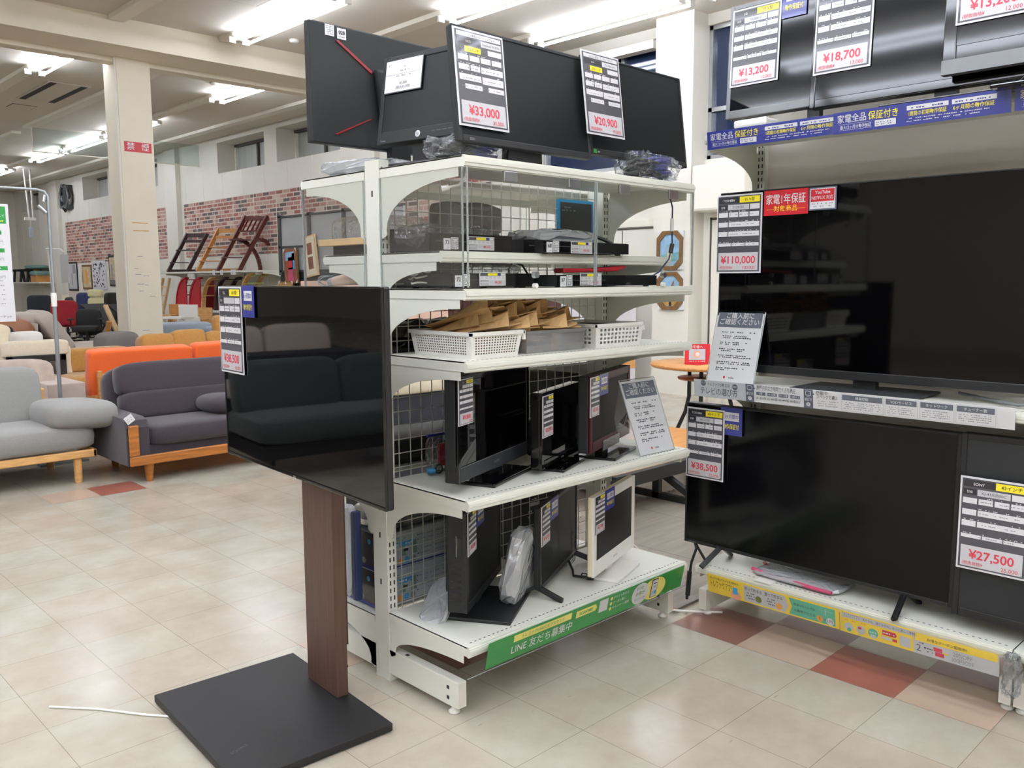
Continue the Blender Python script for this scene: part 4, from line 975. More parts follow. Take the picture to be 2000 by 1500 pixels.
for (b, lb) in (((1.825, 1.832, 2.05, 2.33, BZ+.006, BZ+.078), 'brown kraft pouch standing along the end wall of the first basket'), ((1.835, 2.01, 2.048, 2.056, BZ+.006, BZ+.076), 'brown kraft pouch standing along the front wall of the first basket')):
    tag(MB().box(*b, 'kraft_dark').build('kraft_pouch', bevel=.002), lb, 'paper pouch')
# printed pouch pressed against the clear tub
S = Sheet((2.2, 2.052, BZ+.008), X, Z); S.body(.14, .058, .003, 'kraft'); S.disc(.085, .034, .004, 'kraft_dark', 1); S.text('IN', .115, .025, .014, 'kraft_dark', 1)
tag(S.mb.build('kraft_pouch'), 'printed kraft pouch pressed upright inside the clear tub', 'paper pouch')
tag(MB().quad((2.16, 2.06, BZ+.085), (2.36, 2.06, BZ+.08), (2.35, 2.2, BZ+.09), (2.18, 2.2, BZ+.095), 'kraft').build('kraft_pouch', solid=.006), 'flat kraft pouch lying across the clear tub', 'paper pouch')

# ================================================================== NOTICES
def notice(label, O, U, V, foot):
    """A4 printed notice in an acrylic holder"""
    t = thing('notice_stand', label, 'notice', O)
    w_, h_ = .212, .30
    S = Sheet(O, U, V); S.body(w_, h_, .002, 'i_white'); S.rect(.006, h_*.765, w_-.006, h_-.008, 'i_slate', 1)
    S.text('ご購入前に', w_/2, h_*.895, .019, 'i_white', 2, 'c', .012); S.text('ご確認ください', w_/2, h_*.81, .019, 'i_white', 2, 'c', .012)
    rows = (.69, .635, .61, .545, .52, .455, .43, .365, .34, .275, .25, .19, .165)
    for k, r in enumerate(rows): S.lines(.032, r*h_, (.185, .16, .17, .165, .12, .15, .14, .17, .185, .18, .185, .16, .09)[k], 'i_dark', 1, .0032, k, .8)
    S.disc(w_/2-.028, .021, .005, 'i_red', 1); S.text('trefac', w_/2+.004, .017, .008, 'i_dark', 1, 'c', .01, .05); S.mb.build('printed_sheet', t)
    c = MB(); E = [S.P(-.004, -.004), S.P(w_+.004, -.004), S.P(w_+.004, h_+.006), S.P(-.004, h_+.006)]
    for d in (.003, -.004): c.add([p+S.N*d for p in E], [(0, 1, 2, 3)], 'acrylic')
    for k in range(4): c.tube([E[k], E[(k+1) % 4]], .0022, 'acrylic_edge', 6)
    c.build('acrylic_holder', t)
    b = MB(); Uv = S.U; D = -Vector((S.N.x, S.N.y, 0)).normalized(); p = S.P(0, 0)
    b.add([p, p+Uv*w_, p+Uv*w_+D*foot, p+D*foot], [(0, 1, 2, 3)], 'acrylic'); b.add([S.P(0, h_*.99)-S.N*.004, S.P(w_, h_*.99)-S.N*.004, p+Uv*w_+D*foot*1.0, p+D*foot], [(0, 1, 2, 3)], 'acrylic'); b.build('acrylic_prop', t)
V1 = Vector((0, .36, .933)).normalized()
notice('acrylic notice stand leaning back on the middle shelf end, beside the wine-red television', Vector((2.663, 2.012, .738)), Vector((1, -.03, 0)), V1, .16)
V2 = Vector((.27, 0, .963)).normalized()
notice('acrylic notice stand in front of the biggest television', Vector((3.055, 1.975, 1.003)), -Y, V2, .12)

# ================================================================== BAGS, CABLES, BANNER ON THE BOTTOM SHELF
o = MB().cushion((1.86, 2.27, .30), (.23, .12, .03), 'bag_milky', .5, .5, Matrix.Rotation(math.radians(-30), 3, 'Y') @ Matrix.Rotation(math.radians(25), 3, 'Z'), .004, 22, 10, 51).build('plastic_bag')
tag(o, 'milky plastic bag slumped behind the thick twisted television', 'bag')
o = MB().cushion((2.15, 2.17, .385), (.25, .08, .28), 'bag_milky', .55, .6, Matrix.Rotation(math.radians(16), 3, 'Y') @ Matrix.Rotation(math.radians(30), 3, 'Z'), .006, 22, 10, 52).build('plastic_bag')
tag(o, 'big milky plastic bag wedged between two bottom-shelf televisions', 'bag')
o = MB().cushion((2.53, 2.3, .34), (.12, .06, .18), 'bag_clear', .55, .6, None, .008, 20, 10, 53).build('plastic_bag')
tag(o, 'clear plastic bag behind the white-framed television', 'bag')
t = thing('power_cord', 'short black plug lead coiled by the fork-footed television', 'cord', (2.46, 2.17, .26))
q = MB(); q.tube([(2.5, 2.24, .30), (2.48, 2.2, .275), (2.45, 2.17, .268), (2.47, 2.13, .268), (2.5, 2.12, .27), (2.49, 2.16, .268), (2.46, 2.14, .268)], .005, 'blk', 8); q.build('lead', t)
MB().tube([(2.47, 2.12, .27), (2.49, 2.10, .268)], .011, 'blk', 8).build('plug', t)
q = MB(); coil(q, (2.58, 2.34, .33), .02, 2, 'blk', .004, 4, .06); tag(q.build('signal_cable'), 'small loop of black cable tied at the grid near the white television', 'cable')
# green banner
t = thing('shelf_banner', 'long green promotional strip in a clear holder along the bottom shelf lip', 'banner', (2.3, 1.95, .2))
BV = Vector((0, -.2, .98)).normalized()
S = Sheet(Vector((1.785, 1.958, .172)), X, BV); W_, H_ = 1.085, .095
S.body(W_, H_, .0015, 'i_green'); S.rect(.115, .062, .40, .087, 'i_lemon', 1)
S.text('トレファクLINE公式アカウント', .258, .069, .011, 'i_green', 2, 'c', .01, .24); S.text('LINE 友だち募集中', .26, .021, .027, 'i_white', 1, 'c', .014, .30)
S.poly([(.425, .055), (.53, .055), (.54, .066), (.53, .082), (.425, .082)], 'i_lemon', 1); S.text('SCAN ME!', .478, .063, .012, 'i_green', 2, 'c', .02, .09)
S.rect(.553, .038, .602, .087, 'i_white', 1)
for k, s_ in enumerate(('ポイント貯まる', 'クーポン届く', 'キャンペーン情報')): S.disc(.622, .077-k*.021, .007, 'i_lemon', 1); S.text(s_, .634, .073-k*.021, .0095, 'i_white', 1, 'l', .01, .1)
S.disc(.80, .048, .052, 'i_white', 2, 28, .045); S.text('3つの', .795, .066, .013, 'i_green', 3, 'c', .02); S.text('お得が', .80, .043, .014, 'i_green', 3, 'c', .02); S.text('付いてくる!', .80, .022, .009, 'i_dark', 3)
S.disc(.89, .046, .075, 'i_lemon', 1, 28, .046); S.rect(.868, .01, .908, .088, 'i_black', 3); S.rect(.871, .013, .905, .084, 'i_white', 4); S.rect(.877, .068, .899, .073, 'i_blue', 5); S.text('600', .888, .052, .008, 'i_dark', 5); S.rect(.89, .022, .902, .038, 'i_cyan', 5); S.rect(.874, .022, .886, .038, 'i_boxgrey', 5)
S.mb.build('printed_strip', t)
c = MB(); c.add([S.P(-.08, -.003, 6), S.P(W_+.03, -.003, 6), S.P(W_+.03, H_+.004, 6), S.P(-.08, H_+.004, 6)], [(0, 1, 2, 3)], 'acrylic'); c.tube([S.P(-.08, -.003, 6), S.P(W_+.03, -.003, 6)], .0015, 'acrylic_edge', 6); c.build('clear_holder', t)
# ================================================================== WALL-SIDE UNIT: BIG TELEVISIONS
G3 = 'big televisions on the wall-side unit'
B55 = tv('television', 'biggest black television on a centre plate, middle of the tall unit', 'television', (3.13, 1.36, 1.003), -90, 1.235, .725, .042, .05,
         (.006, .006, .006, .032), 'blk', 'black_mirror', 'blk_matte', 'plate', .46, .26, .01, .03, neckw=.085, group=G3, basemat='bezel_charcoal', stand_back=.0)
B49 = tv('television', 'large black television on slanted feet on the lowest shelf of the tall unit', 'television', (3.085, 1.535, .228), -90, 1.11, .612, .06, .045,
         (.008, .022, .008, .014), 'blk', 'screen', 'blk_matte', 'legs', hump=.03, legs=(.38, .11), group=G3, logo=('TOSHIBA', .04, .002, .007, 'i_mid', .05))
B43 = tv('television', 'black television cut by the picture edge with the ¥27,500 card', 'television', (3.06, .50, .228), -90, .965, .63, .05, .045,
         (.02, .02, .02, .03), 'blk', 'screen_sheen', 'blk_matte', 'legs', hump=.03, legs=(.12, .11), group=G3)
U32 = tv('television', 'grey-framed television at the pillar end of the top shelf', 'television', (3.13, 1.60, 1.988), -90, .73, .44, .075, .05,
         (.018, .018, .018, .03), 'bezel_grey', 'screen_gloss', 'blk_matte', 'plate', .3, .2, .012, .03, neckw=.05, lean=3, group='televisions on the top shelf')
U42 = tv('television', 'glossy black television with the ¥18,700 card on the top shelf', 'television', (3.05, 1.10, 1.988), -90, .93, .56, .05, .05,
         (.02, .02, .03, .03), 'blk_gloss', 'screen_gloss', 'blk_matte', 'plate', .35, .2, .012, .03, lean=3, group='televisions on the top shelf')
U26 = tv('television', 'black television with grey speaker bar, top shelf nearest the camera', 'television', (2.99, .765, 1.988), -90, .64, .46, .09, .09,
         (.04, .04, .04, .075), 'blk_gloss', 'screen_gloss', 'blk_gloss', 'plate', .3, .2, .012, .03, lean=2, group='televisions on the top shelf')
q = Sheet(at(U26, .0, -.012, .004), U26.U, U26.V); q.body(.64, .045, .03, 'bezel_grey'); q.mb.build('speaker_bar', U26.T)
price_card('price card ¥110,000 on the biggest television', at(B55, -.012, .40), B55.U, B55.V, .205, .315, 'TOSHIBA', '55 V型', '¥110,000', '100,000', '55Z810X')
S = Sheet(at(B55, .200, .622), B55.U, B55.V); S.body(.185, .096, .0025, 'i_red_bg'); S.text('家電1年保証', .092, .046, .03, 'i_white', 1, 'c', .02, .165); S.text('対象商品', .092, .016, .018, 'i_gold', 1, 'c', .02)
S.rect(.012, .022, .045, .0232, 'i_gold', 1); S.rect(.14, .022, .173, .0232, 'i_gold', 1); tag(S.mb.build('warranty_banner'), 'red warranty strip with white and yellow characters on the biggest television', 'warranty card')
S = Sheet(at(B55, .388, .632), B55.U, B55.V); S.body(.108, .085, .0025, 'i_slate'); S.rect(.005, .005, .103, .08, 'i_white', 1); S.rect(.008, .032, .1, .077, 'i_red_bg', 2)
S.text('YouTube', .054, .060, .012, 'i_white', 3, 'c', .015, .06); S.text('NETFLIX 対応', .054, .04, .012, 'i_white', 3, 'c', .015, .085); S.lines(.012, .022, .095, 'i_mid', 2, .003, 3); S.lines(.02, .012, .09, 'i_mid', 2, .003, 4)
tag(S.mb.build('service_card'), 'small white and red streaming service card on the biggest television', 'service card')
price_card('price card ¥38,500 on the lowest-shelf television with slanted feet', at(B49, .012, .295, .014), B49.U, B49.V, .182, .30, 'TOSHIBA', '49インチ', '¥38,500', '35,000', '49C310X')
warranty_card('blue warranty card on the lowest-shelf television with slanted feet', at(B49, .172, .495, .008), B49.U, B49.V, .1, .115)
price_card('price card ¥27,500 on the television cut by the picture edge', at(B43, .012, .175, .02), B43.U, B43.V, .212, .315, 'SONY', '43インチ', '¥27,500', '25,000', 'KJ-43X8500C')
price_card('price card ¥13,200 on the grey-framed top television', at(U32, .015, .12), U32.U, U32.V, .21, .30, 'LG', '32 V型', '¥13,200', '12,000', '32LB5810')
warranty_card('blue warranty card on the grey-framed top television', at(U32, .228, .345), U32.U, U32.V, .1, .115)
price_card('price card ¥18,700 on the glossy top television', at(U42, .01, .115), U42.U, U42.V, .21, .315, '', '42 V型', '¥18,700', '17,000')
S = Sheet(at(U42, .225, .36), U42.U, U42.V); S.body(.2, .1, .0025, 'i_red_bg'); S.rect(.02, .012, .07, .014, 'i_gold', 1); S.rect(.13, .012, .18, .014, 'i_gold', 1); S.text('対象商品', .1, .006, .018, 'i_gold', 1, 'c', .02)
tag(S.mb.build('warranty_banner'), 'red warranty strip on the glossy top television', 'warranty card')
price_card('price card ¥13,200 on the speaker-bar television', at(U26, .035, .135), U26.U, U26.V, .215, .31, 'LG', '26 V型', '¥13,200', '12,000')

def rail_sheet(name, label, O, V, w, h, bg, draw, clear=True, over=(.02, .02)):
    """printed strip in a clear ticket rail on the unit facing -X"""
    t = thing(name, label, 'banner', O)
    S = Sheet(O, -Y, V); S.body(w, h, .0015, bg); draw(S, w, h); S.mb.build('printed_strip', t)
    if clear:
        c = MB(); a = over
        c.add([S.P(-a[0], -.003, 5), S.P(w+a[1], -.003, 5), S.P(w+a[1], h+.003, 7), S.P(-a[0], h+.003, 7)], [(0, 1, 2, 3)], 'acrylic'); c.build('clear_holder', t)
def blue_print(S, w, h):
    S.text('家電全品', .065, h*.52, h*.30, 'i_white', 1, 'c', .015, .1); S.text('保証付き', .172, h*.52, h*.30, 'i_yellow', 1, 'c', .015, .1)
    S.rect(.02, h*.14, .135, h*.15, 'i_white', 1); S.rect(.02, h*.41, .135, h*.42, 'i_white', 1); S.text('最大12ヶ月の動作保証', .078, h*.2, h*.14, 'i_white', 1, 'c', .01, .108)
    S.rect(.145, h*.14, .215, h*.42, 'i_white', 1); S.lines(.15, h*.3, .2, 'i_blue', 2, .002, 3); S.lines(.15, h*.2, .2, 'i_blue', 2, .002, 4)
    for k, s_ in enumerate(('1週間の初期動作保証', '6ヶ月間の動作保証')):
        u = .25+k*.14; S.rect(u, h*.66, u+.13, h*.86, 'i_white', 1); S.lines(u+.004, h*.72, u+.12, 'i_blue', 2, .003, k); S.text(s_, u+.064, h*.42, h*.16, 'i_yellow', 1, 'c', .01, .12)
    S.lines(.25, h*.28, .5, 'i_white', 1, .002, 6); S.lines(.25, h*.16, .48, 'i_white', 1, .002, 7)
BVt = Vector((-.18, 0, .98)).normalized()
rail_sheet('shelf_banner', 'blue warranty strip on the top shelf lip at the pillar end', Vector((2.985, 1.95, 1.925)), Vector((-.1, 0, .99)).normalized(), .56, .068, 'i_blue', blue_print)
rail_sheet('shelf_banner', 'blue warranty strip on the top shelf lip, overlapping nearer the camera', Vector((2.975, 1.43, 1.921)), Vector((-.1, 0, .99)).normalized(), .56, .072, 'i_blue', blue_print)
rail_sheet('shelf_banner', 'blue warranty strip starting at the picture edge on the top shelf lip', Vector((2.979, .862, 1.923)), Vector((-.1, 0, .99)).normalized(), .3, .07, 'i_blue', blue_print)
def guide_print(S, w, h):
    S.rect(0, 0, .235, h, 'i_guide', 1); S.disc(.045, h*.82, .012, 'i_slate', 2); S.disc(.19, h*.74, .012, 'i_slate', 2); S.text('サイズ', .045, h*.79, .006, 'i_white', 3, maxw=.018); S.text('機能', .19, h*.71, .006, 'i_white', 3, maxw=.018)
    S.text('トレファクが教える!', .118, h*.7, .011, 'i_dark', 2, 'c', .006, .1); S.text('テレビの選び方', .115, h*.2, .023, 'i_dark', 2, 'c', .004, .17)
    def step(u, n):
        S.rect(u, 0, u+.036, h, 'i_slate', 2); S.poly([(u+.036, h*.72), (u+.043, h*.78), (u+.036, h*.84)], 'i_slate', 2); S.rect(u+.007, h*.68, u+.029, h*.92, 'i_white', 3); S.rect(u+.009, h*.71, u+.027, h*.9, 'i_slate', 4); S.rect(u+.013, h*.6, u+.023, h*.62, 'i_white', 3)
        S.text('選び方', u+.018, h*.4, .009, 'i_white', 3, 'c', .01, .03); S.disc(u+.018, h*.2, .008, 'i_white', 3); S.text(n, u+.018, h*.15, .010, 'i_slate', 4, 'c', .02)
    step(.237, '1'); S.text('部屋の広さで画面サイズを選ぶ', .365, h*.78, .0115, 'i_dark', 2, 'c', .008, .16); S.lines(.283, h*.7, .45, 'i_mid', 2, .002, 3)
    for k, (a, b) in enumerate((('6畳', '24~32V型'), ('8~10畳', '32~40V型'), ('10~12畳', '40~49V型'), ('12畳以上', '50V型以上'))):
        u = .283+k*.047; S.rect(u, h*.42, u+.039, h*.6, 'i_slate', 2); S.text(a, u+.02, h*.47, .007, 'i_white', 3, 'c', .01, .034); S.text(b, u+.02, h*.2, .008, 'i_dark', 2, 'c', .006, .042)
    step(.478, '2'); S.text('機能や', .548, h*.78, .0115, 'i_dark', 2, 'c', .008, .05); S.text('スペックで選ぶ', .568, h*.58, .0115, 'i_dark', 2, 'c', .008, .08)
    for k in range(3): S.lines(.527, h*(.42-.12*k), .61, 'i_mid', 2, .002, k)
    u = .625
    for k, (wd, s_) in enumerate(((.155, '録画機能'), (.115, 'VODサービス'), (.115, 'ネットワーク'), (.125, 'チューナー数'))):
        S.rect(u-.004, h*.06, u+wd-.008, h*.95, 'i_grey', 1); S.rect(u-.002, h*.08, u+wd-.010, h*.93, 'i_white', 2); S.rect(u, h*.62, u+wd-.012, h*.9, 'i_slate', 3); S.text(s_, u+wd/2-.006, h*.7, .0085, 'i_white', 4, 'c', .01, wd*.7)
        for j in range(4): S.lines(u+.006, h*(.48-.1*j), u+wd-.02, 'i_mid', 3, .002, j+k)
        u += wd
rail_sheet('shelf_banner', 'white and grey guide strip on how to choose a television, middle shelf edge', Vector((2.985, 1.985, .947)), Vector((-.12, 0, .99)).normalized(), 1.18, .07, 'i_white', guide_print)
def gold1(S, w, h):
    S.text('売っても買ってもトレポが貯まる!', .08, h*.78, .008, 'i_dark', 1, 'c', .008, .13); S.text('トレファクアプリ', .068, h*.36, .026, 'i_black', 1, 'c', -.005, .105)
    S.disc(.13, h*.2, .024, 'i_skin', 1, 16, .02); S.rect(.118, h*.25, .14, h*.62, 'i_cyan', 2)
    S.rect(.168, h*.08, .345, h*.92, 'i_grey', 1); S.poly([(.345, h*.08), (.36, h*.5), (.345, h*.92)], 'i_grey', 1)
    S.text('売って貯まる', .21, h*.68, .012, 'i_dark', 2, 'c', .008, .075); S.text('買って貯まる', .298, h*.68, .012, 'i_dark', 2, 'c', .008, .075)
    for u in (.173, .262):
        for k in range(3): S.lines(u, h*(.52-.14*k), u+.045, 'i_dark', 2, .003, k)
    S.disc(.232, h*.34, .014, 'i_olive', 2); S.disc(.32, h*.3, .014, 'i_orange', 2)
    S.poly([(.362, h*.08), (.545, h*.08), (.545, h*.92), (.362, h*.92), (.374, h*.5)], 'i_mint', 1); S.text('貯まったトレポは', .425, h*.6, .009, 'i_dark', 2, 'c', .006, .085); S.text('お買物で使える', .425, h*.3, .009, 'i_dark', 2, 'c', .006, .085)
    S.disc(.485, h*.28, .013, 'i_orange', 2); S.text('1', .485, h*.24, .012, 'i_dark', 3, 'c', .02); S.disc(.525, h*.26, .015, 'i_white', 2); S.text('1円', .525, h*.2, .011, 'i_dark', 3, 'c', .02)
    S.rect(.48, h*.72, .535, h*.74, 'i_grey', 2); S.rect(.506, h*.5, .509, h*.84, 'i_grey', 2); S.text('=', .505, h*.22, .012, 'i_dark', 3)
def gold2(S, w, h):
    S.rect(.008, h*.72, .30, h*.95, 'i_grey', 1); S.text('トレファクアプリ', .045, h*.78, .012, 'i_dark', 2, 'c', -.005, .055); S.text('売るのも、捨てるのも、もっと楽しく便利に', .18, h*.79, .008, 'i_dark', 2, 'c', 0, .19)
    S.lines(.02, h*.6, .1, 'i_orange', 1, .003, 4); S.disc(.033, h*.3, .017, 'i_grey', 1); S.disc(.035, h*.18, .008, 'i_mint', 2); S.disc(.078, h*.3, .017, 'i_grey', 1); S.rect(.068, h*.34, .08, h*.44, 'i_red', 2); S.disc(.122, h*.32, .018, 'i_mint', 1); S.rect(.112, h*.1, .132, h*.26, 'i_grey', 2)
    for k in range(3): S.disc(.113+k*.009, h*.36, .003, 'i_white', 2)
    S.poly([(.155, h*.4), (.2, h*.4), (.206, h*.5), (.2, h*.62), (.155, h*.62)], 'i_red', 1); S.lines(.158, h*.48, .198, 'i_white', 2, .003, 5); S.rect(.152, h*.2, .187, h*.32, 'i_grey', 1); S.rect(.19, h*.2, .206, h*.32, 'i_red', 1)
    S.rect(.215, h*.12, .252, h*.58, 'i_grey', 1)
    S.rect(.262, 0, w, h, 'i_grey', 1); S.poly([(.268, h*.6), (w-.004, h*.62), (w-.004, h*.97), (.268, h*.95)], 'i_gold', 2); S.text('お得なクーポン配信中!', .37, h*.7, .009, 'i_dark', 3, 'c', .006, .13)
    S.lines(.27, h*.5, .3, 'i_dark', 2, .003, 6); S.text('2', .279, h*.14, .026, 'i_dark', 2); S.lines(.297, h*.32, .325, 'i_dark', 2, .004, 7); S.lines(.297, h*.18, .325, 'i_dark', 2, .004, 8); S.rect(.333, h*.12, .362, h*.3, 'i_red', 2); S.rect(.328, h*.32, .356, h*.5, 'i_red', 2); S.rect(.358, h*.3, .376, h*.36, 'i_gold', 2)
    S.text('20%OFF', .42, h*.34, .015, 'i_mid', 2, 'c', 0, .06); S.text('300円OFF', .42, h*.1, .015, 'i_mid', 2, 'c', 0, .07)
rail_sheet('shelf_banner', 'yellow and mint app strip on the lowest shelf lip, pillar end', Vector((2.978, 1.893, .140)), BVt, .56, .082, 'i_gold', gold1)
rail_sheet('shelf_banner', 'yellow app strip with coupons on the lowest shelf lip, nearer the camera', Vector((2.977, 1.33, .139)), BVt, .53, .084, 'i_gold', gold2, over=(.0, .05))
# things on and around the wall-side unit
t = thing('zip_bag', 'clear bag with a long red zip lying on the lowest shelf', 'bag', (3.12, 1.58, .23))
MB().cushion((3.14, 1.56, .243), (.2, .37, .022), 'bag_milky', .5, .4, Matrix.Rotation(.0, 3, 'Z'), .003, 22, 8, 6).build('bag', t)
MB().tube([(3.085, 1.755, .245), (3.062, 1.70, .245), (3.058, 1.62, .244), (3.052, 1.55, .244), (3.046, 1.48, .244), (3.046, 1.40, .243)], [.008, .009, .007, .008, .008, .007], 'i_pink', 8).tube([(3.17, 1.75, .25), (3.15, 1.73, .25)], .007, 'red_paint', 8).build('zip', t)
tag(MB().box(3.0, 3.1, 1.63, 1.70, .2285, .231, 'plastic_white').build('paper_slip'), 'scrap of white paper on the lowest shelf beside the red zip', 'paper')
tag(MB().tube([(3.085, 2.07, .03), (3.08, 2.06, .11), (3.085, 2.05, .2), (3.09, 2.03, .265), (3.10, 2.05, .30), (3.11, 2.04, .27), (3.11, 2.0, .22), (3.15, 1.97, .2)], .006, 'blk', 8).tube([(3.082, 2.064, .05), (3.082, 2.056, .16)], .011, 'blk', 8).build('power_cord'), 'black cord standing up at the corner between the two units', 'cord')
tag(MB().tube([(3.2, 1.99, .10), (3.2, 2.0, .2), (3.22, 2.0, .3), (3.26, 2.01, .36)], .006, 'plastic_white', 8).build('white_cable'), 'white cable hanging behind the slanted-feet television', 'cable')
q = MB(); q.tube([(3.25+.09*math.cos(a*PI/9), 2.55-.09*math.cos(a*PI/9)*.6, .02+.12*math.sin(a*PI/9)) for a in range(10)], .005, 'plastic_white', 8)
q.tube([(3.16, 2.6, .02), (3.0, 2.3, .012), (2.95, 2.1, .01), (3.02, 2.0, .01), (3.1, 1.9, .012)], .005, 'plastic_white', 8); tag(q.build('white_cable'), 'white cable arching off the grey mat behind the open unit', 'cable')
q = MB(); q.tube([(3.22, .98, 1.01), (3.2, .9, 1.02), (3.18, .8, 1.03), (3.2, .72, 1.02)], .006, 'plastic_white', 8); q.tube([(3.22, 1.05, 1.02), (3.16, .92, 1.012), (3.1, .83, 1.012), (3.12, .7, 1.03)], .006, 'bezel_grey', 8); tag(q.build('white_cable'), 'bundle of pale leads under the biggest television', 'cable')
q = MB(); q.tube([(3.05, .9, 2.0), (3.02, .85, 2.03), (3.05, .8, 2.05), (3.0, .74, 2.01), (3.06, .7, 2.03), (3.0, .8, 2.0)], .006, 'blk_gloss', 8); tag(q.build('power_cord'), 'black leads bunched under the speaker-bar television', 'cord')
bag('plastic_bag', 'torn clear plastic sleeve at the lowest shelf end near the picture edge', 'bag', (2.975, .765, .16), (.03, .05, .14), 'bag_clear', 61, 0, .01)
tag(MB().box(3.02, 3.12, 1.72, 1.86, 2.0, 2.03, 'plastic_white').build('remote_pouch', bevel=.008), 'white packet under the grey-framed top television', 'packet')
tag(MB().box(2.86, 2.93, 2.55, 2.9, 0, .001, 'dirt').build('floor_stain'), 'brown dirt patch on the floor under the grey mat edge', 'stain') if False else None

tag(MB().tube([(.80, 3.05, .004), (.91, 2.92, .004), (1.0, 2.78, .004), (1.06, 2.70, .004), (1.08, 2.6, .003)], .004, 'plastic_white', 8).build('white_cable'), 'white cable lying on the floor beside the black base plate', 'cable')
# ================================================================== FLOOR MAT, LOW TABLE, ROUND TABLE BY THE PILLAR
q = MB(); q.box(3.0, 6.2, 2.06, 3.3, .0008, .012, 'mat_grey')
for k in range(64): q.box(3.0+k*.05, 3.0+k*.05+.026, 3.3, 3.316, .0008, .012, 'mat_grey')
for k in range(24): q.box(2.984, 3.0, 2.06+k*.05, 2.06+k*.05+.026, .0008, .012, 'dirt')
for k in range(1, 6): q.box(3.0+k*.6, 3.003+k*.6, 2.06, 3.3, .012, .0122, 'dark_line')
tag(q.build('joint_mat'), 'grey wood-print joint mat with toothed edge on the floor between the units', 'mat')
t = thing('low_table', 'low wooden table on black metal frame with triangular brace', 'table', (4.9, 3.5, 0))
MB().box(3.95, 5.6, 3.17, 3.95, .235, .262, 'wood').build('table_top', t, bevel=.003)
q = MB(); q.box(3.9, 5.6, 3.12, 3.165, .185, .264, 'blk_matte'); q.box(3.98, 5.55, 3.86, 3.9, .19, .235, 'blk_matte'); q.build('apron', t)
for x in (4.48, 5.5):
    q = MB(); q.box(x, x+.04, 3.24, 3.29, .012, .2, 'blk_matte'); q.box(x, x+.04, 3.24, 3.86, .012, .05, 'blk_matte') ; q.box(x, x+.04, 2.9, 3.24, .012, .05, 'blk_matte'); q.bar((x+.02, 3.25, .19), (x+.02, 2.92, .03), .04, .04, 'blk_matte', (0, 0, 1)); q.build('leg', t)
t = thing('round_table', 'round wooden table with curved black legs and a small lower shelf', 'table', (6.1, 4.0, 0))
RC = Vector((6.22, 4.02, 0))
MB().lathe([(.0, .69), (.46, .69), (.475, .705), (.47, .722), (0, .722)], RC, 'wood', 40).build('table_top', t)
MB().lathe([(.0, .585), (.24, .585), (.245, .6), (0, .602)], RC+Vector((.0, 0, 0)), 'wood_grain', 32).build('lower_shelf', t)
for a in (200, 320, 80):
    d = Vector((math.cos(math.radians(a)), math.sin(math.radians(a)), 0)); MB().tube([RC+d*.20+Z*.69, RC+d*.2+Z*.42, RC+d*.24+Z*.28, RC+d*.33+Z*.12, RC+d*.4+Z*.0], .017, 'blk_matte', 10).build('leg', t)
t = thing('table_sign', 'red notice with a photo print standing on the round table', 'notice', (5.95, 4.0, .722))
S = Sheet((5.985, 4.085, .724), Vector((.72, -.69, 0)), Vector((.03, .03, 1)).normalized()); S.body(.21, .165, .004, 'i_red_bg'); S.text('お客様へ', .095, .132, .02, 'i_white', 1, 'c', .02); S.rect(.035, .035, .17, .125, 'i_boxgrey', 1); S.disc(.1, .08, .03, 'i_skin', 2); S.disc(.105, .08, .018, 'i_white', 3); S.lines(.04, .02, .17, 'i_white', 1, .004, 3); S.mb.build('printed_card', t)
MB().box(5.98, 6.14, 3.95, 4.09, .7225, .726, 'i_red_bg').build('foot_plate', t)

# paintings on the pillar
def octo_picture(label, y0, y1, z0, z1, seed):
    t = thing('framed_painting', label, 'picture', (8.84, (y0+y1)/2, z0)); w_, h_ = y1-y0, z1-z0; c = .085
    S = Sheet((8.83, y1, z0), -Y, Z); S.body(w_, h_, .028, 'i_white'); S.mb.build('corner_protector', t)
    oc = lambda i: [(i+c, i), (w_-i-c, i), (w_-i, i+c), (w_-i, h_-i-c), (w_-i-c, h_-i), (i+c, h_-i), (i, h_-i-c), (i, i+c)]
    q = MB(); A, B = oc(.0), oc(.045); n = 8
    P = lambda p, d: Vector((8.83-d, y1-p[0], z0+p[1]))
    va = [P(p, .002) for p in A]+[P(p, .022) for p in A]+[P(p, .022) for p in B]+[P(p, .004) for p in B]
    q.add(va, [f for i in range(n) for f in ((i, (i+1) % n, n+(i+1) % n, n+i), (n+i, n+(i+1) % n, 2*n+(i+1) % n, 2*n+i), (2*n+i, 2*n+(i+1) % n, 3*n+(i+1) % n, 3*n+i))], 'gold_frame'); q.build('gilt_frame', t)
    S = Sheet((8.83, y1, z0), -Y, Z); S.poly(B, 'i_sky', 4)
    if seed == 1:
        S.poly([(.05, .1), (w_-.05, .1), (w_-.05, h_*.45), (.05, h_*.38)], 'i_teal', 5); S.poly([(w_*.35, h_*.25), (w_*.55, h_*.24), (w_*.62, h_*.7), (w_*.45, h_*.6)], 'i_canvas', 6); S.rect(w_*.4, h_*.15, w_*.5, h_*.3, 'i_white', 6)
    else:
        S.poly([(.09, .05), (w_-.09, .05), (w_-.05, .1), (w_-.05, h_*.5), (.05, h_*.45), (.05, .1)], 'i_ochre', 5); S.poly([(w_*.3, h_*.3), (w_*.6, h_*.3), (w_*.65, h_*.8), (w_*.5, h_*.6)], 'i_rust', 6); S.rect(w_*.46, h_*.1, w_*.56, h_*.28, 'i_black', 6)
    S.mb.build('canvas', t)
octo_picture('upper gilt octagonal seascape hung on the white pillar', 6.08, 6.46, 1.54, 2.01, 1)
octo_picture('lower gilt octagonal seaside painting hung on the white pillar', 6.07, 6.45, 1.05, 1.51, 2)
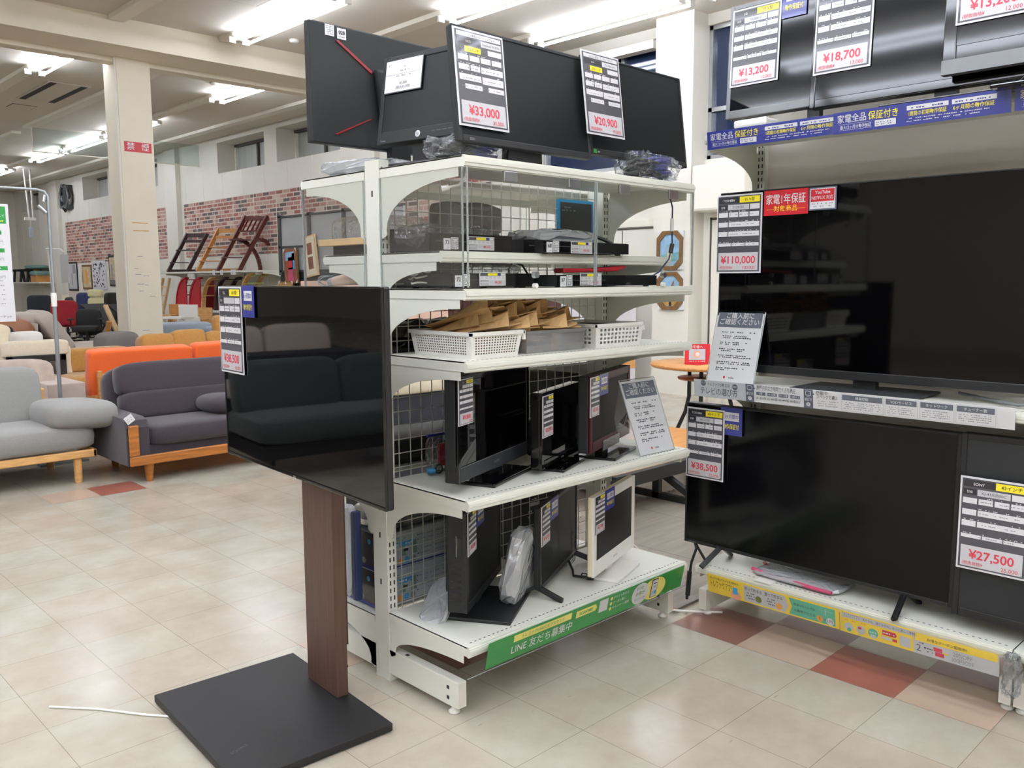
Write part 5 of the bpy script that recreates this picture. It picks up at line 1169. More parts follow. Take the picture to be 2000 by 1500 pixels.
# goods between the open unit and the wall
t = thing('mattress_carton', 'tall lilac-grey carton with a big orange quarter disc print', 'box', (4.6, 3.75, 0))
o = MB().box(4.32, 4.56, 3.5, 3.95, .012, 1.28, 'lilac').build('carton', t, bevel=.004)
S = Sheet((4.319, 3.95, .0), -Y, Z); S.poly([(.02, .86)]+[(.02+.40*math.cos(a*PI/24), .86+.14*math.sin(a*PI/24)) for a in range(13)], 'wood', 1); S.mb.build('printed_disc', t)
S = Sheet((4.32, 3.499, 0), X, Z); S.poly([(.0, .84)]+[(.24*math.cos(a*PI/24), .84+.17*math.sin(a*PI/24)) for a in range(13)], 'wood', 1); S.rect(.18, .7, .22, .74, 'i_gold', 1); S.mb.build('printed_patch', t)
def block(name, label, cat, b, mt, extra=None):
    t = thing(name, label, cat, ((b[0]+b[1])/2, (b[2]+b[3])/2, b[4])); MB().box(*b, mt).build('carcass', t, bevel=.006)
    if extra: extra(t, b)
    return t
def two_doors(mt):
    def f(t, b):
        w_ = (b[1]-b[0])/2
        for k in (0, 1):
            d = MB().box(b[0]+k*w_+.01, b[0]+(k+1)*w_-.01, b[2]-.02, b[2], b[4]+.05, b[5]-.03, mt).build('door', t, bevel=.004)
            MB().box(b[0]+w_+(-.06 if k == 0 else .04), b[0]+w_+(-.04 if k == 0 else .06), b[2]-.04, b[2]-.02, (b[4]+b[5])/2-.06, (b[4]+b[5])/2+.06, 'steel').build('handle', d)
    return f
block('wardrobe', 'dark red-brown wardrobe glimpsed through the grid above the pouches', 'wardrobe', (6.2, 7.75, 7.0, 7.5, 0, 1.36), 'brown_panel', two_doors('brown_panel'))
block('cabinet', 'pinkish-beige cabinet glimpsed through the grid near the basket', 'cabinet', (4.2, 5.55, 6.6, 7.1, 0, 1.42), 'pink_beige', two_doors('pink_beige'))
block('cabinet', 'pale cabinet standing by the wall beyond the dark wardrobe', 'cabinet', (7.85, 8.7, 6.7, 7.1, 0, 1.25), 'lilac', two_doors('wall_white'))
block('display_shelf', 'low grey-topped counter glimpsed through the grid behind the zip bag', 'counter', (3.1, 4.3, 4.7, 5.2, 0, .62), 'shelf')
t = thing('daybed', 'cream daybed with plum cushions glimpsed through the grid', 'daybed', (3.35, 4.1, 0))
MB().box(2.85, 3.75, 3.95, 4.45, .2, .78, 'dark_fabric').build('base', t, bevel=.01)
MB().cushion((3.3, 4.2, .82), (.95, .55, .12), 'cream_fabric', .3, .25).build('mattress', t)
MB().cushion((3.0, 4.2, .93), (.36, .3, .16), 'plum_fabric', .6, .5).build('cushion', t); MB().cushion((3.38, 4.25, .94), (.36, .3, .16), 'plum_fabric', .6, .5).build('cushion', t)
for x in (2.9, 3.7): MB().box(x-.03, x+.03, 4.0, 4.4, 0, .2, 'blk_matte').build('leg', t)
# ================================================================== SOFAS AND CHAIRS OF THE FURNITURE HALL
def furniture(name, label, cat, loc, rz, parts, group=None):
    """parts: (name, material, [shape...]); shapes in local metres, front is -y
       c: puffed cushion centre,size   b: box   k: tapered round leg x,y,z0,z1,r0,r1   t: tube path,r   p: profile prism in y-z from x0 to x1   r: leaned cushion (centre,size,lean degrees)"""
    T = TR(loc, rz); t = thing(name, label, cat, T, group)
    for nm, mt, shapes in parts:
        q = MB(T); bev = 0
        for s in shapes:
            k = s[0]
            if k == 'c': q.cushion(s[1:4], s[4:7], mt, *(s[7:9] if len(s) > 7 else (.32, .22)))
            elif k == 'r': q.cushion(s[1:4], s[4:7], mt, *((s[9], s[10]) if len(s) > 10 else (.35, .25)), Matrix.Rotation(math.radians(-s[7]), 3, 'X') @ Matrix.Rotation(math.radians(s[8] if len(s) > 8 else 0), 3, 'Y'))
            elif k == 'b': q.box(*s[1:7], mt); bev = .008
            elif k == 'k': q.tube([(s[1], s[2], s[3]), (s[1], s[2], s[4])], [s[5], s[6]], mt, 14)
            elif k == 't': q.tube(s[1], s[2], mt, 10)
            elif k == 'p': q.prism(s[1], (s[2], 0, 0), Y, Z, s[3]-s[2], mt); bev = .006
            elif k == 'q': q.bar(s[1], s[2], s[3], s[4], mt, s[5] if len(s) > 5 else (0, 0, 1))
        q.build(nm, t, bevel=bev)
    return t
# light grey sofa
furniture('sofa', 'light grey sofa on oak legs with a loose pillow as its arm', 'sofa', (1.37, 6.8, 0), 0, [
    ('seat_cushion', 'grey_fabric', [('c', 0, 0, .33, 1.52, .80, .20)]),
    ('back_cushion', 'grey_fabric', [('r', .17, .17, .58, .74, .20, .46, 10)]), ('back_cushion', 'grey_fabric', [('r', -.52, .17, .58, .64, .20, .46, 10)]),
    ('arm_pillow', 'grey_fabric', [('r', .67, -.12, .47, .48, .64, .22, 3, 3, .6, .3)]), ('arm_pillow', 'grey_fabric', [('r', -.62, -.12, .48, .44, .62, .23, 3, -3, .6, .3)]),
    ('frame', 'wood_light', [('b', -.74, .74, -.38, -.35, .18, .235), ('b', -.74, .74, .33, .36, .18, .235), ('b', -.74, -.71, -.38, .36, .18, .235), ('b', .71, .74, -.38, .36, .18, .235)]),
    ('back_rail', 'wood_light', [('b', -.6, .62, .32, .36, .235, .62)]),
    ('leg', 'wood_light', [('k', .62, -.33, 0, .2, .026, .03)]), ('leg', 'wood_light', [('k', -.62, -.33, 0, .2, .026, .03)]), ('leg', 'wood_light', [('k', .62, .3, 0, .2, .026, .03)]), ('leg', 'wood_light', [('k', -.62, .3, 0, .2, .026, .03)])])
# dark loveseat
LV = furniture('loveseat', 'charcoal loveseat with honey-coloured grained wood front frame', 'sofa', (2.93, 6.52, 0), 0, [
    ('body', 'char_fabric', [('b', -.70, .70, -.36, .36, .13, .26)]),
    ('side_arm', 'char_fabric', [('p', [(-.40, .13), (-.40, .40), (-.37, .45), (-.30, .465), (.1, .47), (.36, .49), (.40, .46), (.40, .13)], -.72, -.56)]),
    ('side_arm', 'char_fabric', [('p', [(-.40, .13), (-.40, .40), (-.37, .45), (-.30, .465), (.1, .47), (.36, .49), (.40, .46), (.40, .13)], .56, .72)]),
    ('seat_cushion', 'char_fabric', [('c', 0, -.06, .32, 1.14, .68, .16)]),
    ('back_frame', 'char_fabric', [('r', 0, .30, .50, 1.24, .16, .56, 9)]),
    ('back_cushion', 'char_fabric', [('r', -.02, .16, .68, 1.12, .17, .26, 10), ('r', -.02, .12, .49, 1.10, .17, .22, 10)]),
    ('arm_pillow', 'char_fabric', [('r', .2, -.10, .46, .46, .44, .17, 2, 4, .8, .5)]),
    ('front_rail', 'wood_grain', [('b', -.71, .71, -.425, -.40, .13, .20)]), ('front_post', 'wood_grain', [('b', -.71, -.64, -.425, -.40, .20, .42)]), ('front_post', 'wood_grain', [('b', .64, .71, -.425, -.40, .20, .42)]),
    ('leg', 'wood_grain', [('k', -.56, -.36, 0, .13, .022, .036)]), ('leg', 'wood_grain', [('k', .56, -.36, 0, .13, .022, .036)]), ('leg', 'wood_grain', [('k', -.56, .3, 0, .13, .022, .036)]), ('leg', 'wood_grain', [('k', .56, .3, 0, .13, .022, .036)])])
S = Sheet((2.215, 6.09, .43), Vector((.75, -.3, .6)).normalized(), Vector((-.5, .1, .85)).normalized()); S.body(.06, .055, .001, 'i_white'); S.lines(.01, .015, .05, 'i_mid', 1, .004, 3); S.lines(.01, .03, .05, 'i_mid', 1, .004, 4)
tag(S.mb.build('price_tag'), 'small white tag lying on the arm of the charcoal loveseat', 'price tag')
# orange sofa seen from behind
furniture('sofa', 'orange sofa with slatted wooden back, turned away from the camera', 'sofa', (3.35, 7.9, 0), 180, [
    ('seat_cushion', 'orange_fabric', [('c', 0, -.1, .33, 1.72, .78, .17)]),
    ('back_cushion', 'orange_fabric', [('r', .47, .34, .63, .87, .15, .46, 8, 0, .12, .14)]), ('back_cushion', 'orange_fabric', [('r', -.42, .34, .635, .87, .15, .47, 8, 0, .12, .14)]),
    ('back_slat', 'wood', [('b', -.86, .86, .455, .475, z, z+.035) for z in (.42, .49, .56, .63)]), ('back_post', 'wood', [('b', .83, .87, .44, .48, .1, .69)]), ('back_post', 'wood', [('b', -.87, -.83, .44, .48, .1, .69)]),
    ('armrest', 'wood', [('t', [(.88, .46, .47), (.9, .2, .45), (.9, -.2, .45), (.9, -.45, .43)], .022)]), ('armrest', 'wood', [('t', [(-.88, .46, .47), (-.9, .2, .45), (-.9, -.2, .45), (-.9, -.45, .43)], .022)]),
    ('frame', 'wood', [('b', -.86, .86, -.45, .46, .18, .24)]),
    ('leg', 'wood_dark', [('k', .8, .42, 0, .2, .02, .028)]), ('leg', 'wood_dark', [('k', -.8, .42, 0, .2, .02, .028)]), ('leg', 'wood_dark', [('k', .8, -.4, 0, .2, .02, .028)]), ('leg', 'wood_dark', [('k', -.8, -.4, 0, .2, .02, .028)])])
# taupe velvet sofa
furniture('sofa', 'taupe velvet sofa with block arm behind the light grey sofa', 'sofa', (1.45, 7.75, 0), 0, [
    ('body', 'taupe_fabric', [('b', -.88, .66, -.36, .4, .06, .36)]), ('back_cushion', 'taupe_fabric', [('r', .2, .0, .60, 1.16, .26, .40, 8)]),
    ('side_arm', 'taupe_fabric', [('b', .62, .90, -.42, .4, .06, .62)]), ('side_arm', 'taupe_fabric', [('b', -1.1, -.88, -.42, .4, .06, .62)]), ('seat_cushion', 'taupe_fabric', [('c', -.1, -.1, .4, 1.5, .7, .16)])])
# cream sofa with black frame, seen from behind
furniture('sofa', 'cream sofa over an exposed black frame, seen from behind', 'sofa', (2.68, 10.2, 0), 180, [
    ('back_cushion', 'cream_fabric', [('c', 0, .32, .735, .66, .18, .17, .3, .3)]), ('side_pad', 'cream_fabric', [('c', -.31, .3, .5, .09, .16, .5, .3, .3)]), ('side_pad', 'cream_fabric', [('c', .31, .3, .5, .09, .16, .5, .3, .3)]),
    ('frame', 'blk_matte', [('b', -.28, .28, .40, .44, .60, .67), ('b', -.28, -.22, .40, .44, .05, .67), ('b', .22, .28, .40, .44, .05, .67), ('b', -.34, .34, -.4, .4, .12, .18)]),
    ('seat_cushion', 'cream_fabric', [('c', 0, -.06, .33, .64, .78, .2)]), ('foot', 'blk_matte', [('b', -.33, -.2, .34, .46, 0, .08), ('b', .2, .33, .34, .46, 0, .08)])])
tag(MB().cushion((2.70, 10.22, .80), (.34, .12, .20), 'plastic_white', .5, .4, None).build('throw_cushion'), 'white loose cushion lying over the cream sofa back', 'cushion')
tag(MB().cushion((2.38, 10.0, .83), (.2, .16, .34), 'cream_fabric', .5, .5, Matrix.Rotation(.3, 3, 'Y')).build('throw_cushion'), 'cream pointed cushion at the picture edge by the cream sofa', 'cushion')
# beige corner lounge
furniture('sofa', 'beige lounge sofa with one tilted thick back cushion and long chaise', 'sofa', (3.75, 12.6, 0), 0, [
    ('chaise', 'beige_fabric', [('b', -.55, 1.05, -.6, .6, .1, .44)]), ('seat_cushion', 'beige_fabric', [('c', .25, 0, .50, 1.6, 1.2, .17)]),
    ('back_cushion', 'beige_fabric', [('r', -.2, -.15, .76, .22, 1.0, .62, 0, -32)]), ('back_frame', 'beige_fabric', [('b', -.75, -.42, -.6, .6, .1, .9)]), ('head_pillow', 'beige_fabric', [('c', -.42, -.05, .95, .4, .9, .16)])])
furniture('recliner', 'brown crinkled leather seat behind the hanging price banner', 'sofa', (2.55, 11.6, 0), 0, [
    ('seat_back', 'brown_leather', [('c', .1, 0, .72, 1.0, .6, .58, .5, .4)]), ('seat_cushion', 'brown_leather', [('c', 0, -.3, .4, 1.1, .8, .3)]), ('base', 'dark_fabric', [('b', -.5, .5, -.5, .3, .02, .3)])])
tag(MB().cushion((2.60, 10.85, .82), (.30, .16, .24), 'dark_fabric', .5, .5, None).build('throw_cushion'), 'dark round cushion in front of the brown leather seat', 'cushion')
furniture('armchair', 'dark grey rounded armchair back beside the cream column', 'armchair', (3.85, 10.6, 0), 20, [
    ('seat_back', 'slate_fabric', [('c', 0, .1, .58, .5, .34, .50, .45, .45)]), ('seat_cushion', 'slate_fabric', [('c', 0, -.25, .36, .6, .6, .22)]), ('leg', 'blk_matte', [('k', -.2, -.3, 0, .3, .015, .02)]), ('leg', 'blk_matte', [('k', .2, -.3, 0, .3, .015, .02)])])
furniture('sofa', 'slate grey blocky sofa side between cream and orange sofas', 'sofa', (3.75, 11.0, 0), 0, [
    ('body', 'slate_fabric', [('b', -.6, -.22, -.4, .3, .04, .42)]), ('seat_cushion', 'slate_fabric', [('c', -.41, -.05, .47, .38, .7, .14)])])
furniture('sofa', 'camel sofa with three humped back cushions beyond the orange sofa', 'sofa', (4.05, 9.3, 0), 0, [
    ('back_cushion', 'camel_fabric', [('r', -.33, .0, .66, .36, .24, .40, 12)]), ('back_cushion', 'camel_fabric', [('r', .02, .0, .68, .38, .24, .42, 12)]), ('back_cushion', 'camel_fabric', [('r', .38, .0, .66, .36, .24, .40, 12)]),
    ('seat_cushion', 'camel_fabric', [('c', 0, -.35, .4, 1.2, .7, .2)]), ('headrest', 'camel_fabric', [('c', .42, .02, .93, .18, .14, .22, .5, .5)]), ('base', 'dark_fabric', [('b', -.55, .55, -.6, .1, .05, .3)])])
furniture('sofa', 'low camel sofa back between the orange sofa and the column foot', 'sofa', (3.25, 9.95, 0), 0, [
    ('back_cushion', 'camel_fabric', [('c', .05, .0, .58, .75, .26, .26)]), ('seat_cushion', 'camel_fabric', [('c', 0, -.3, .36, .8, .6, .2)])])
furniture('sofa', 'pale blue-grey sofa with rounded bolster arm under the high chairs', 'sofa', (5.35, 12.4, 0), 0, [
    ('back_bolster', 'blue_fabric', [('c', 0, .1, .72, .95, .3, .22, .4, .4)]), ('side_arm', 'blue_fabric', [('c', .42, -.1, .55, .2, .7, .42, .4, .4)]), ('seat_cushion', 'dark_fabric', [('c', -.1, -.1, .45, .8, .6, .3)]), ('base', 'blue_fabric', [('b', -.45, .45, -.4, .3, .05, .4)])])
# sofas out of the frame that the mounted television mirrors
furniture('sofa', 'dark green-grey sofa with two big cushions mirrored in the mounted television', 'sofa', (-.42, 6.05, 0), 0, [
    ('seat_cushion', 'green_fabric', [('c', 0, -.05, .36, 1.75, .85, .2)]), ('back_cushion', 'green_fabric', [('r', -.42, .2, .60, .84, .22, .44, 14)]), ('back_cushion', 'green_fabric', [('r', .42, .2, .60, .84, .22, .44, 14)]),
    ('base', 'blk_matte', [('b', -.85, .85, -.4, .4, .16, .27)]), ('leg', 'blk', [('k', -.75, -.35, 0, .16, .012, .015)]), ('leg', 'blk', [('k', .75, -.35, 0, .16, .012, .015)])])
furniture('sofa', 'beige sofa with tall cushions mirrored in the mounted television', 'sofa', (-.7, 8.4, 0), 0, [
    ('seat_cushion', 'beige_fabric', [('c', 0, -.05, .4, 1.7, .85, .2)]), ('back_cushion', 'beige_fabric', [('r', -.35, .2, .72, .74, .22, .5, 10)]), ('back_cushion', 'beige_fabric', [('r', .38, .2, .72, .7, .22, .48, 10)]), ('base', 'dark_fabric', [('b', -.9, .9, -.4, .5, .02, .7)])])
furniture('sofa', 'low grey bench mirrored dimly in the mounted television', 'sofa', (.55, 9.6, 0), 0, [
    ('seat_cushion', 'grey_fabric', [('c', 0, 0, .62, 1.4, .8, .2)]), ('base', 'blk_matte', [('b', -.6, .6, -.3, .3, 0, .55)])])

# ------------------------------------------------------------------ hanging banner on its stand
t = thing('banner_stand', 'tall white price banner with green headings hanging on a grey pole stand', 'banner', (2.1, 7.25, 0))
BT = Matrix.Translation((0, 0, 0))
q = MB(BT)
q.tube([(1.408, 7.250, 2.114), (2.065, 7.250, 2.114), (2.118, 7.250, 2.103), (2.138, 7.250, 2.067), (2.136, 7.250, 1.243)], .011, 'pole_grey', 10); q.tube([(2.136, 7.250, 1.295), (2.045, 7.18, .02)][0:1]+[(2.134, 7.250, 0.020)], .015, 'pole_grey', 10); q.build('pole', t)
MB().tube([(2.136, 7.250, 1.232), (2.136, 7.250, 1.337)], .021, 'plastic_white', 12).build('collar', t)
MB().box(1.95, 2.3, 7.2, 7.31, 0, .018, 'pole_grey').build('foot', t)
q = MB(); q.tube([(2.065, 7.240, 1.994), (2.118, 7.240, 1.942)], .014, 'steel', 8); q.tube([(2.118, 7.240, 2.077), (2.107, 7.240, 2.025)], .012, 'steel', 8); q.build('clamp', t)
S = Sheet((1.419, 7.229, 1.128), X, Z); S.body(.44, .865, .006, 'i_white'); S.rect(0, .72, .42, .845, 'i_green', 1); S.text('お買上げ品を、', .36, .80, .016, 'i_white', 2, 'r'); S.text('ご自宅へお届けして', .41, .768, .016, 'i_white', 2, 'r'); S.lines(.2, .735, .4, 'i_yellow', 2, .006, 2)
for k, pz in enumerate(('15,400', '12,100', '14,850')):
    v = .64-.13*k; S.rect(0, v, .385+.012*k, v+.03, 'i_green', 1); S.lines(.1, v+.012, .37, 'i_white', 2, .005, k); S.lines(.15, v-.022, .3, 'i_mid', 1, .003, k); S.text(pz+'円', .39, v-.058, .018, 'i_mid', 1, 'r')
for k in range(6): S.lines(.1, .30-.034*k, .38, 'i_mid', 1, .005, k+9, .6)
S.text('トレファクマーケット', .415, .028, .017, 'i_black', 1, 'r', .015, .2); S.disc(.2, .036, .012, 'i_orange', 1); S.mb.build('printed_banner', t)
t = thing('hook_stand', 'thin white hook pole with a small hanging sheet past the banner', 'sign stand', (6.1, 20.6, 0))
q = MB(); q.tube([(6.1, 20.6, 0), (6.0, 20.55, 2.1), (5.98, 20.6, 2.14), (6.15, 20.2, 2.12), (6.18, 20.1, 2.05)], .018, 'plastic_white', 8); q.build('pole', t); MB().box(6.14, 6.17, 19.8, 20.25, 1.4, 2.0, 'i_grey').build('hanging_sheet', t)
t = thing('ceiling_sign', 'small lit sign hanging from two long ceiling rods above the furniture', 'sign', (7.48, 27.0, 2.7))
q = MB(); q.tube([(7.40, 27, 4.55), (7.46, 27, 3.2)], .022, 'plastic_white', 8); q.tube([(7.55, 27, 4.55), (7.56, 27, 3.2)], .022, 'plastic_white', 8); q.build('rod', t)
MB().box(7.34, 7.62, 26.95, 27.05, 3.14, 3.22, 'plastic_white').build('bar', t); MB().box(7.43, 7.53, 26.98, 27.02, 2.68, 2.95, 'i_boxgrey').build('card', t); MB().tube([(7.48, 27, 2.95), (7.48, 27, 3.14)], .008, 'plastic_white', 6).build('hanger', t)

# ------------------------------------------------------------------ long rack of children's chairs by the brick paper
t = thing('chair_rack', 'long white two-tier rack carrying the children\'s high chairs', 'shelving', (8.5, 17.5, 0))
q = MB(); q.box(8.05, 8.9, 15.2, 19.75, 1.595, 1.63, 'shelf'); q.build('shelf_board', t)
q = MB(); q.box(8.05, 8.9, 15.2, 19.75, .78, .815, 'shelf'); q.build('shelf_board', t)
for yy in (15.22, 17.4, 19.7): MB().box(8.88, 8.93, yy, yy+.05, 0, 1.75, 'shelf').build('upright', t); MB().prism(bracket_poly(.5, .2), (8.7, yy, 1.595), -X, Z, .01, 'shelf').build('bracket', t)
for k, yy in enumerate((16.9, 16.55, 16.1)):
    S = Sheet((8.04, yy+.12, 1.55), -Y, Z); S.body(.22 if k == 2 else .12, .1, .002, 'i_white'); S.lines(.02, .03, .1, 'i_mid', 1, .01, k); tag(S.mb.build('shelf_label'), ('white label under the wooden high chair', 'white label between wooden and mahogany high chairs', 'wide white label under the mahogany high chair')[k], 'label')
def high_chair(label, y, mt, H, curved=False):
    """ladder chair on the top board: two slanting side rails leaning to +x... seen from the aisle"""
    t = thing('high_chair', label, 'high chair', (8.45, y, 1.63), 'high chairs on the top of the rack'); z = 1.63
    lx, ly = .40*H/.86, -.22*H/.86
    for k in (0, 1):
        bx, by = 8.1+.30*k, y+.3-.34*k
        MB().bar((bx, by, z), (bx+lx, by+ly, z+H), .05, .075, mt, (1, 0, 0)).build('side_rail', t)
        if not curved: MB().bar((bx, by, z+.03), (bx+.42, by-.1, z+.03), .05, .06, mt, (0, 0, 1)).build('foot', t)
        else:
            p = [(bx+lx*.6+.44*math.sin(a/8*PI/2), by+ly*.6-.2*math.sin(a/8*PI/2), z+H*.58*math.cos(a/8*PI/2)) for a in range(9)]
            q = MB(); [q.bar(p[i], p[i+1], .05, .07, mt, (1, 0, 0)) for i in range(8)]; q.build('bent_leg', t)
    P = lambda f, k: Vector((8.1+.30*k+lx*f, y+.3-.34*k+ly*f, z+H*f))
    MB().bar(P(.95, 0), P(.95, 1), .03, .09, mt, (0, 0, 1)).build('back_rest', t)
    if curved:
        for k in range(4): MB().bar(P(.95, .2+.2*k), P(.72, .2+.2*k), .025, .025, mt, (1, 0, 0)).build('spindle', t)
        MB().bar(P(.72, 0), P(.72, 1), .03, .03, mt, (0, 0, 1)).build('back_rest', t)
    else: MB().bar(P(.80, 0), P(.80, 1), .02, .06, mt, (0, 0, 1)).build('back_rest', t)
    for f, nm in ((.56, 'seat'), (.24, 'foot_plate')):
        c = P(f, .5); MB().bar(c+Vector((-.25, .1, 0)), c+Vector((.12, -.05, 0)), .42, .018, mt, (0, 0, 1)).build(nm, t)
    return t
high_chair('dark brown high chair, first from the column on the rack top', 19.05, 'wood_dark', .86)
high_chair('honey wood high chair in the middle of the rack top', 17.55, 'wood', .90)
high_chair('mahogany high chair with bent legs at the far side of the rack top', 16.6, 'mahogany', 1.12, True)
def bent_chair(label, y, mt, seat, fill=False, H=.68):
    t = thing('bentwood_chair', label, 'child chair', (8.4, y, .815), 'children\'s bent chairs on the lower rack board'); z = .815
    for s in (0, .3):
        q = MB(); p = [(8.22+s, y+.3-.55*(1-math.cos(a/8*PI/2)), z+H*math.sin(a/8*PI/2)) for a in range(9)]
        for i in range(8): q.bar(p[i], p[i+1], .035, .09, mt, (1, 0, 0))
        if fill: q.prism([(-(y+.3-.55*(1-math.cos(a/8*PI/2))), H*math.sin(a/8*PI/2)) for a in range(9)]+[(-(y-.25), 0)], (8.21+s, 0, z), -Y, Z, .02, mt)
        q.build('side_frame', t)
    for f in (.3, .55, .8):
        a = f*PI/2; MB().box(8.2, 8.56, y+.3-.55*(1-math.cos(a))-.14, y+.3-.55*(1-math.cos(a))+.04, z+H*math.sin(a)-.015, z+H*math.sin(a)+.005, seat).build('slat', t)
    return t
bent_chair('red bent child chair with open side, lower rack board', 18.9, 'red_paint', 'red_paint', True)
bent_chair('red and white bent child chair, lower rack board', 18.2, 'red_paint', 'plastic_white', True)
bent_chair('tan wood bent child chair, lower rack board', 17.6, 'wood_light', 'wood_light')
bent_chair('dark bent child chair, lower rack board', 17.0, 'wood_dark', 'wood_dark')
bent_chair('light wood chair with lime green back, lower rack board', 15.9, 'wood_light', 'lime', False, .75)
t = thing('ladder_rack', 'tall wooden ladder frame leaning at the rack end near the column', 'ladder', (8.1, 19.9, 0))
for s in (0, .35): MB().bar((7.9, 19.95-s, .1), (8.15, 19.75-s, 1.5), .05, .05, 'wood_pale', (0, 1, 0)).build('rail', t)
for k in range(6): MB().bar((7.95+.035*k, 19.95-.03*k, .3+.2*k), (7.95+.035*k, 19.55-.03*k, .3+.2*k), .03, .03, 'wood_pale', (0, 0, 1)).build('rung', t)
def tray_chair(label, x, y, mt, h, sc=1.0):
    furniture('baby_chair', label, 'high chair', (x, y, 0), -60, [
        ('tray', mt, [('b', -.26*sc, .26*sc, -.35, .02, h-.02, h+.02)]), ('seat_back', mt, [('b', -.2*sc, .2*sc, .2, .23, h-.1, h+.22)]),
        ('leg', mt, [('q', (-.2*sc, -.2, h), (-.26*sc, -.32, 0), .04, .06, (0, 1, 0))]), ('leg', mt, [('q', (.2*sc, -.2, h), (.26*sc, -.32, 0), .04, .06, (0, 1, 0))]),
        ('leg', mt, [('q', (-.2*sc, .2, h), (-.26*sc, .32, 0), .04, .06, (0, 1, 0))]), ('leg', mt, [('q', (.2*sc, .2, h), (.26*sc, .32, 0), .04, .06, (0, 1, 0))]), ('foot_bar', mt, [('b', -.24*sc, .24*sc, -.29, -.25, h*.35, h*.35+.03)]), ('seat', mt, [('b', -.2*sc, .2*sc, -.2, .2, h*.62, h*.62+.03)])])
tray_chair('wooden baby chair with tray on the floor before the rack', 7.3, 17.4, 'wood', .74)
tray_chair('second wooden baby chair with tray, partly behind the white one', 7.2, 16.0, 'wood_light', .70)
tray_chair('white baby chair with round-edged tray before the rack', 6.6, 15.3, 'plastic_white', .78)
# wall rack of stools at the far end
t = thing('wall_shelf', 'short white wall shelf holding dark stools at the far end', 'shelf', (8.7, 31.5, 1.4))
MB().box(8.4, 8.95, 29.9, 33.2, 1.38, 1.42, 'shelf').build('shelf_board', t)
for k in range(3):
    y = 32.9-k*.75; u = thing('stool', ('dark round stool on the wall shelf, nearest the banner', 'dark round stool on the wall shelf, middle of three', 'dark round stool on the wall shelf, nearest the wooden one')[k], 'stool', (8.65, y, 1.42), 'stools on the wall shelf')
    MB().lathe([(0, .36), (.26, .36), (.27, .42), (0, .44)], (8.65, y, 1.42), 'blk_matte', 18).build('seat', u)
    for a in range(4): MB().tube([(8.65+.16*math.cos(a*PI/2+.6), y+.16*math.sin(a*PI/2+.6), 1.78), (8.65+.22*math.cos(a*PI/2+.6), y+.22*math.sin(a*PI/2+.6), 1.42)], .03, 'blk_matte', 8).build('leg', u)
u = thing('stool', 'tan wooden stool with rounded seat on the wall shelf', 'stool', (8.65, 30.6, 1.42))
MB().cushion((8.65, 30.6, 1.70), (.5, .75, .16), 'teal', .5, .5).build('seat', u); MB().box(8.45, 8.85, 30.3, 30.9, 1.42, 1.66, 'wood').build('base', u)
u = thing('stool', 'flat teal round cushion stool topping the dark stools', 'stool', (8.65, 30.75, 1.78)); MB().cushion((8.65, 30.9, 1.90), (.6, 1.1, .13), 'teal', .6, .7).build('seat', u); MB().tube([(8.65, 30.9, 1.78), (8.65, 30.9, 1.86)], .1, 'wood', 10).build('stem', u)
# coil of cable on the wall
t = thing('cable_coil', 'tangled coil of grey cable hanging high on the far wall', 'cable', (8.9, 28.3, 3.9))
for k in range(4):
    q = MB(); rn = random.Random(k); q.tube([(8.86-.02*k, 28.3+(.38+rn.uniform(-.1, .1))*math.cos(a*PI/8), 3.95+(.34+rn.uniform(-.1, .1))*math.sin(a*PI/8)) for a in range(18)], .035, ('slate_fabric', 'grey_plastic', 'blk_matte', 'bezel_grey')[k], 6); q.build('loop', t)
MB().box(8.83, 8.948, 27.95, 28.45, 3.6, 4.3, 'charcoal_board').build('panel_box', t)
# pictures under the brick paper
def wall_picture(label, px, w_, h_, mt, art):
    y, z = px; t = thing('framed_picture', label, 'picture', (8.9, y, z)); S = Sheet((8.925, y+w_/2, z), -Y, Z); S.body(w_, h_, .02, mt); b = .06
    S.rect(b, b, w_-b, h_-b, art[0], 3)
    for k, (a0, b0, a1, b1, m2) in enumerate(art[1]): S.rect(a0*w_, b0*h_, a1*w_, b1*h_, m2, 5)
    S.mb.build('print', t)
wall_picture('black-framed drawing under the brick paper, nearest the pilaster', (28.35, 1.15), .85, .88, 'blk', ('i_grey', [(.4, .2, .48, .6, 'i_mid'), (.55, .6, .85, .9, 'i_mid')]))
wall_picture('small gilt-framed figure picture under the brick paper', (27.1, 1.2), .8, .72, 'gold_frame', ('i_canvas', [(.3, .25, .55, .8, 'i_orange')]))
rr = random.Random(5); leaves = []
for k in range(60): a, b = rr.uniform(.08, .86), rr.uniform(.05, .9); leaves.append((a, b, a+.06, b+.05, 'charcoal_board'))
wall_picture('unframed white canvas with black leaf pattern on the far wall', (26.1, 1.2), 1.1, .82, 'i_white', ('i_white', leaves))
wall_picture('narrow black-framed scroll picture next to the column', (25.05, 1.3), .5, .85, 'blk', ('i_canvas', [(.35, .2, .6, .7, 'i_mid'), (.12, .05, .88, .2, 'slate_fabric')]))
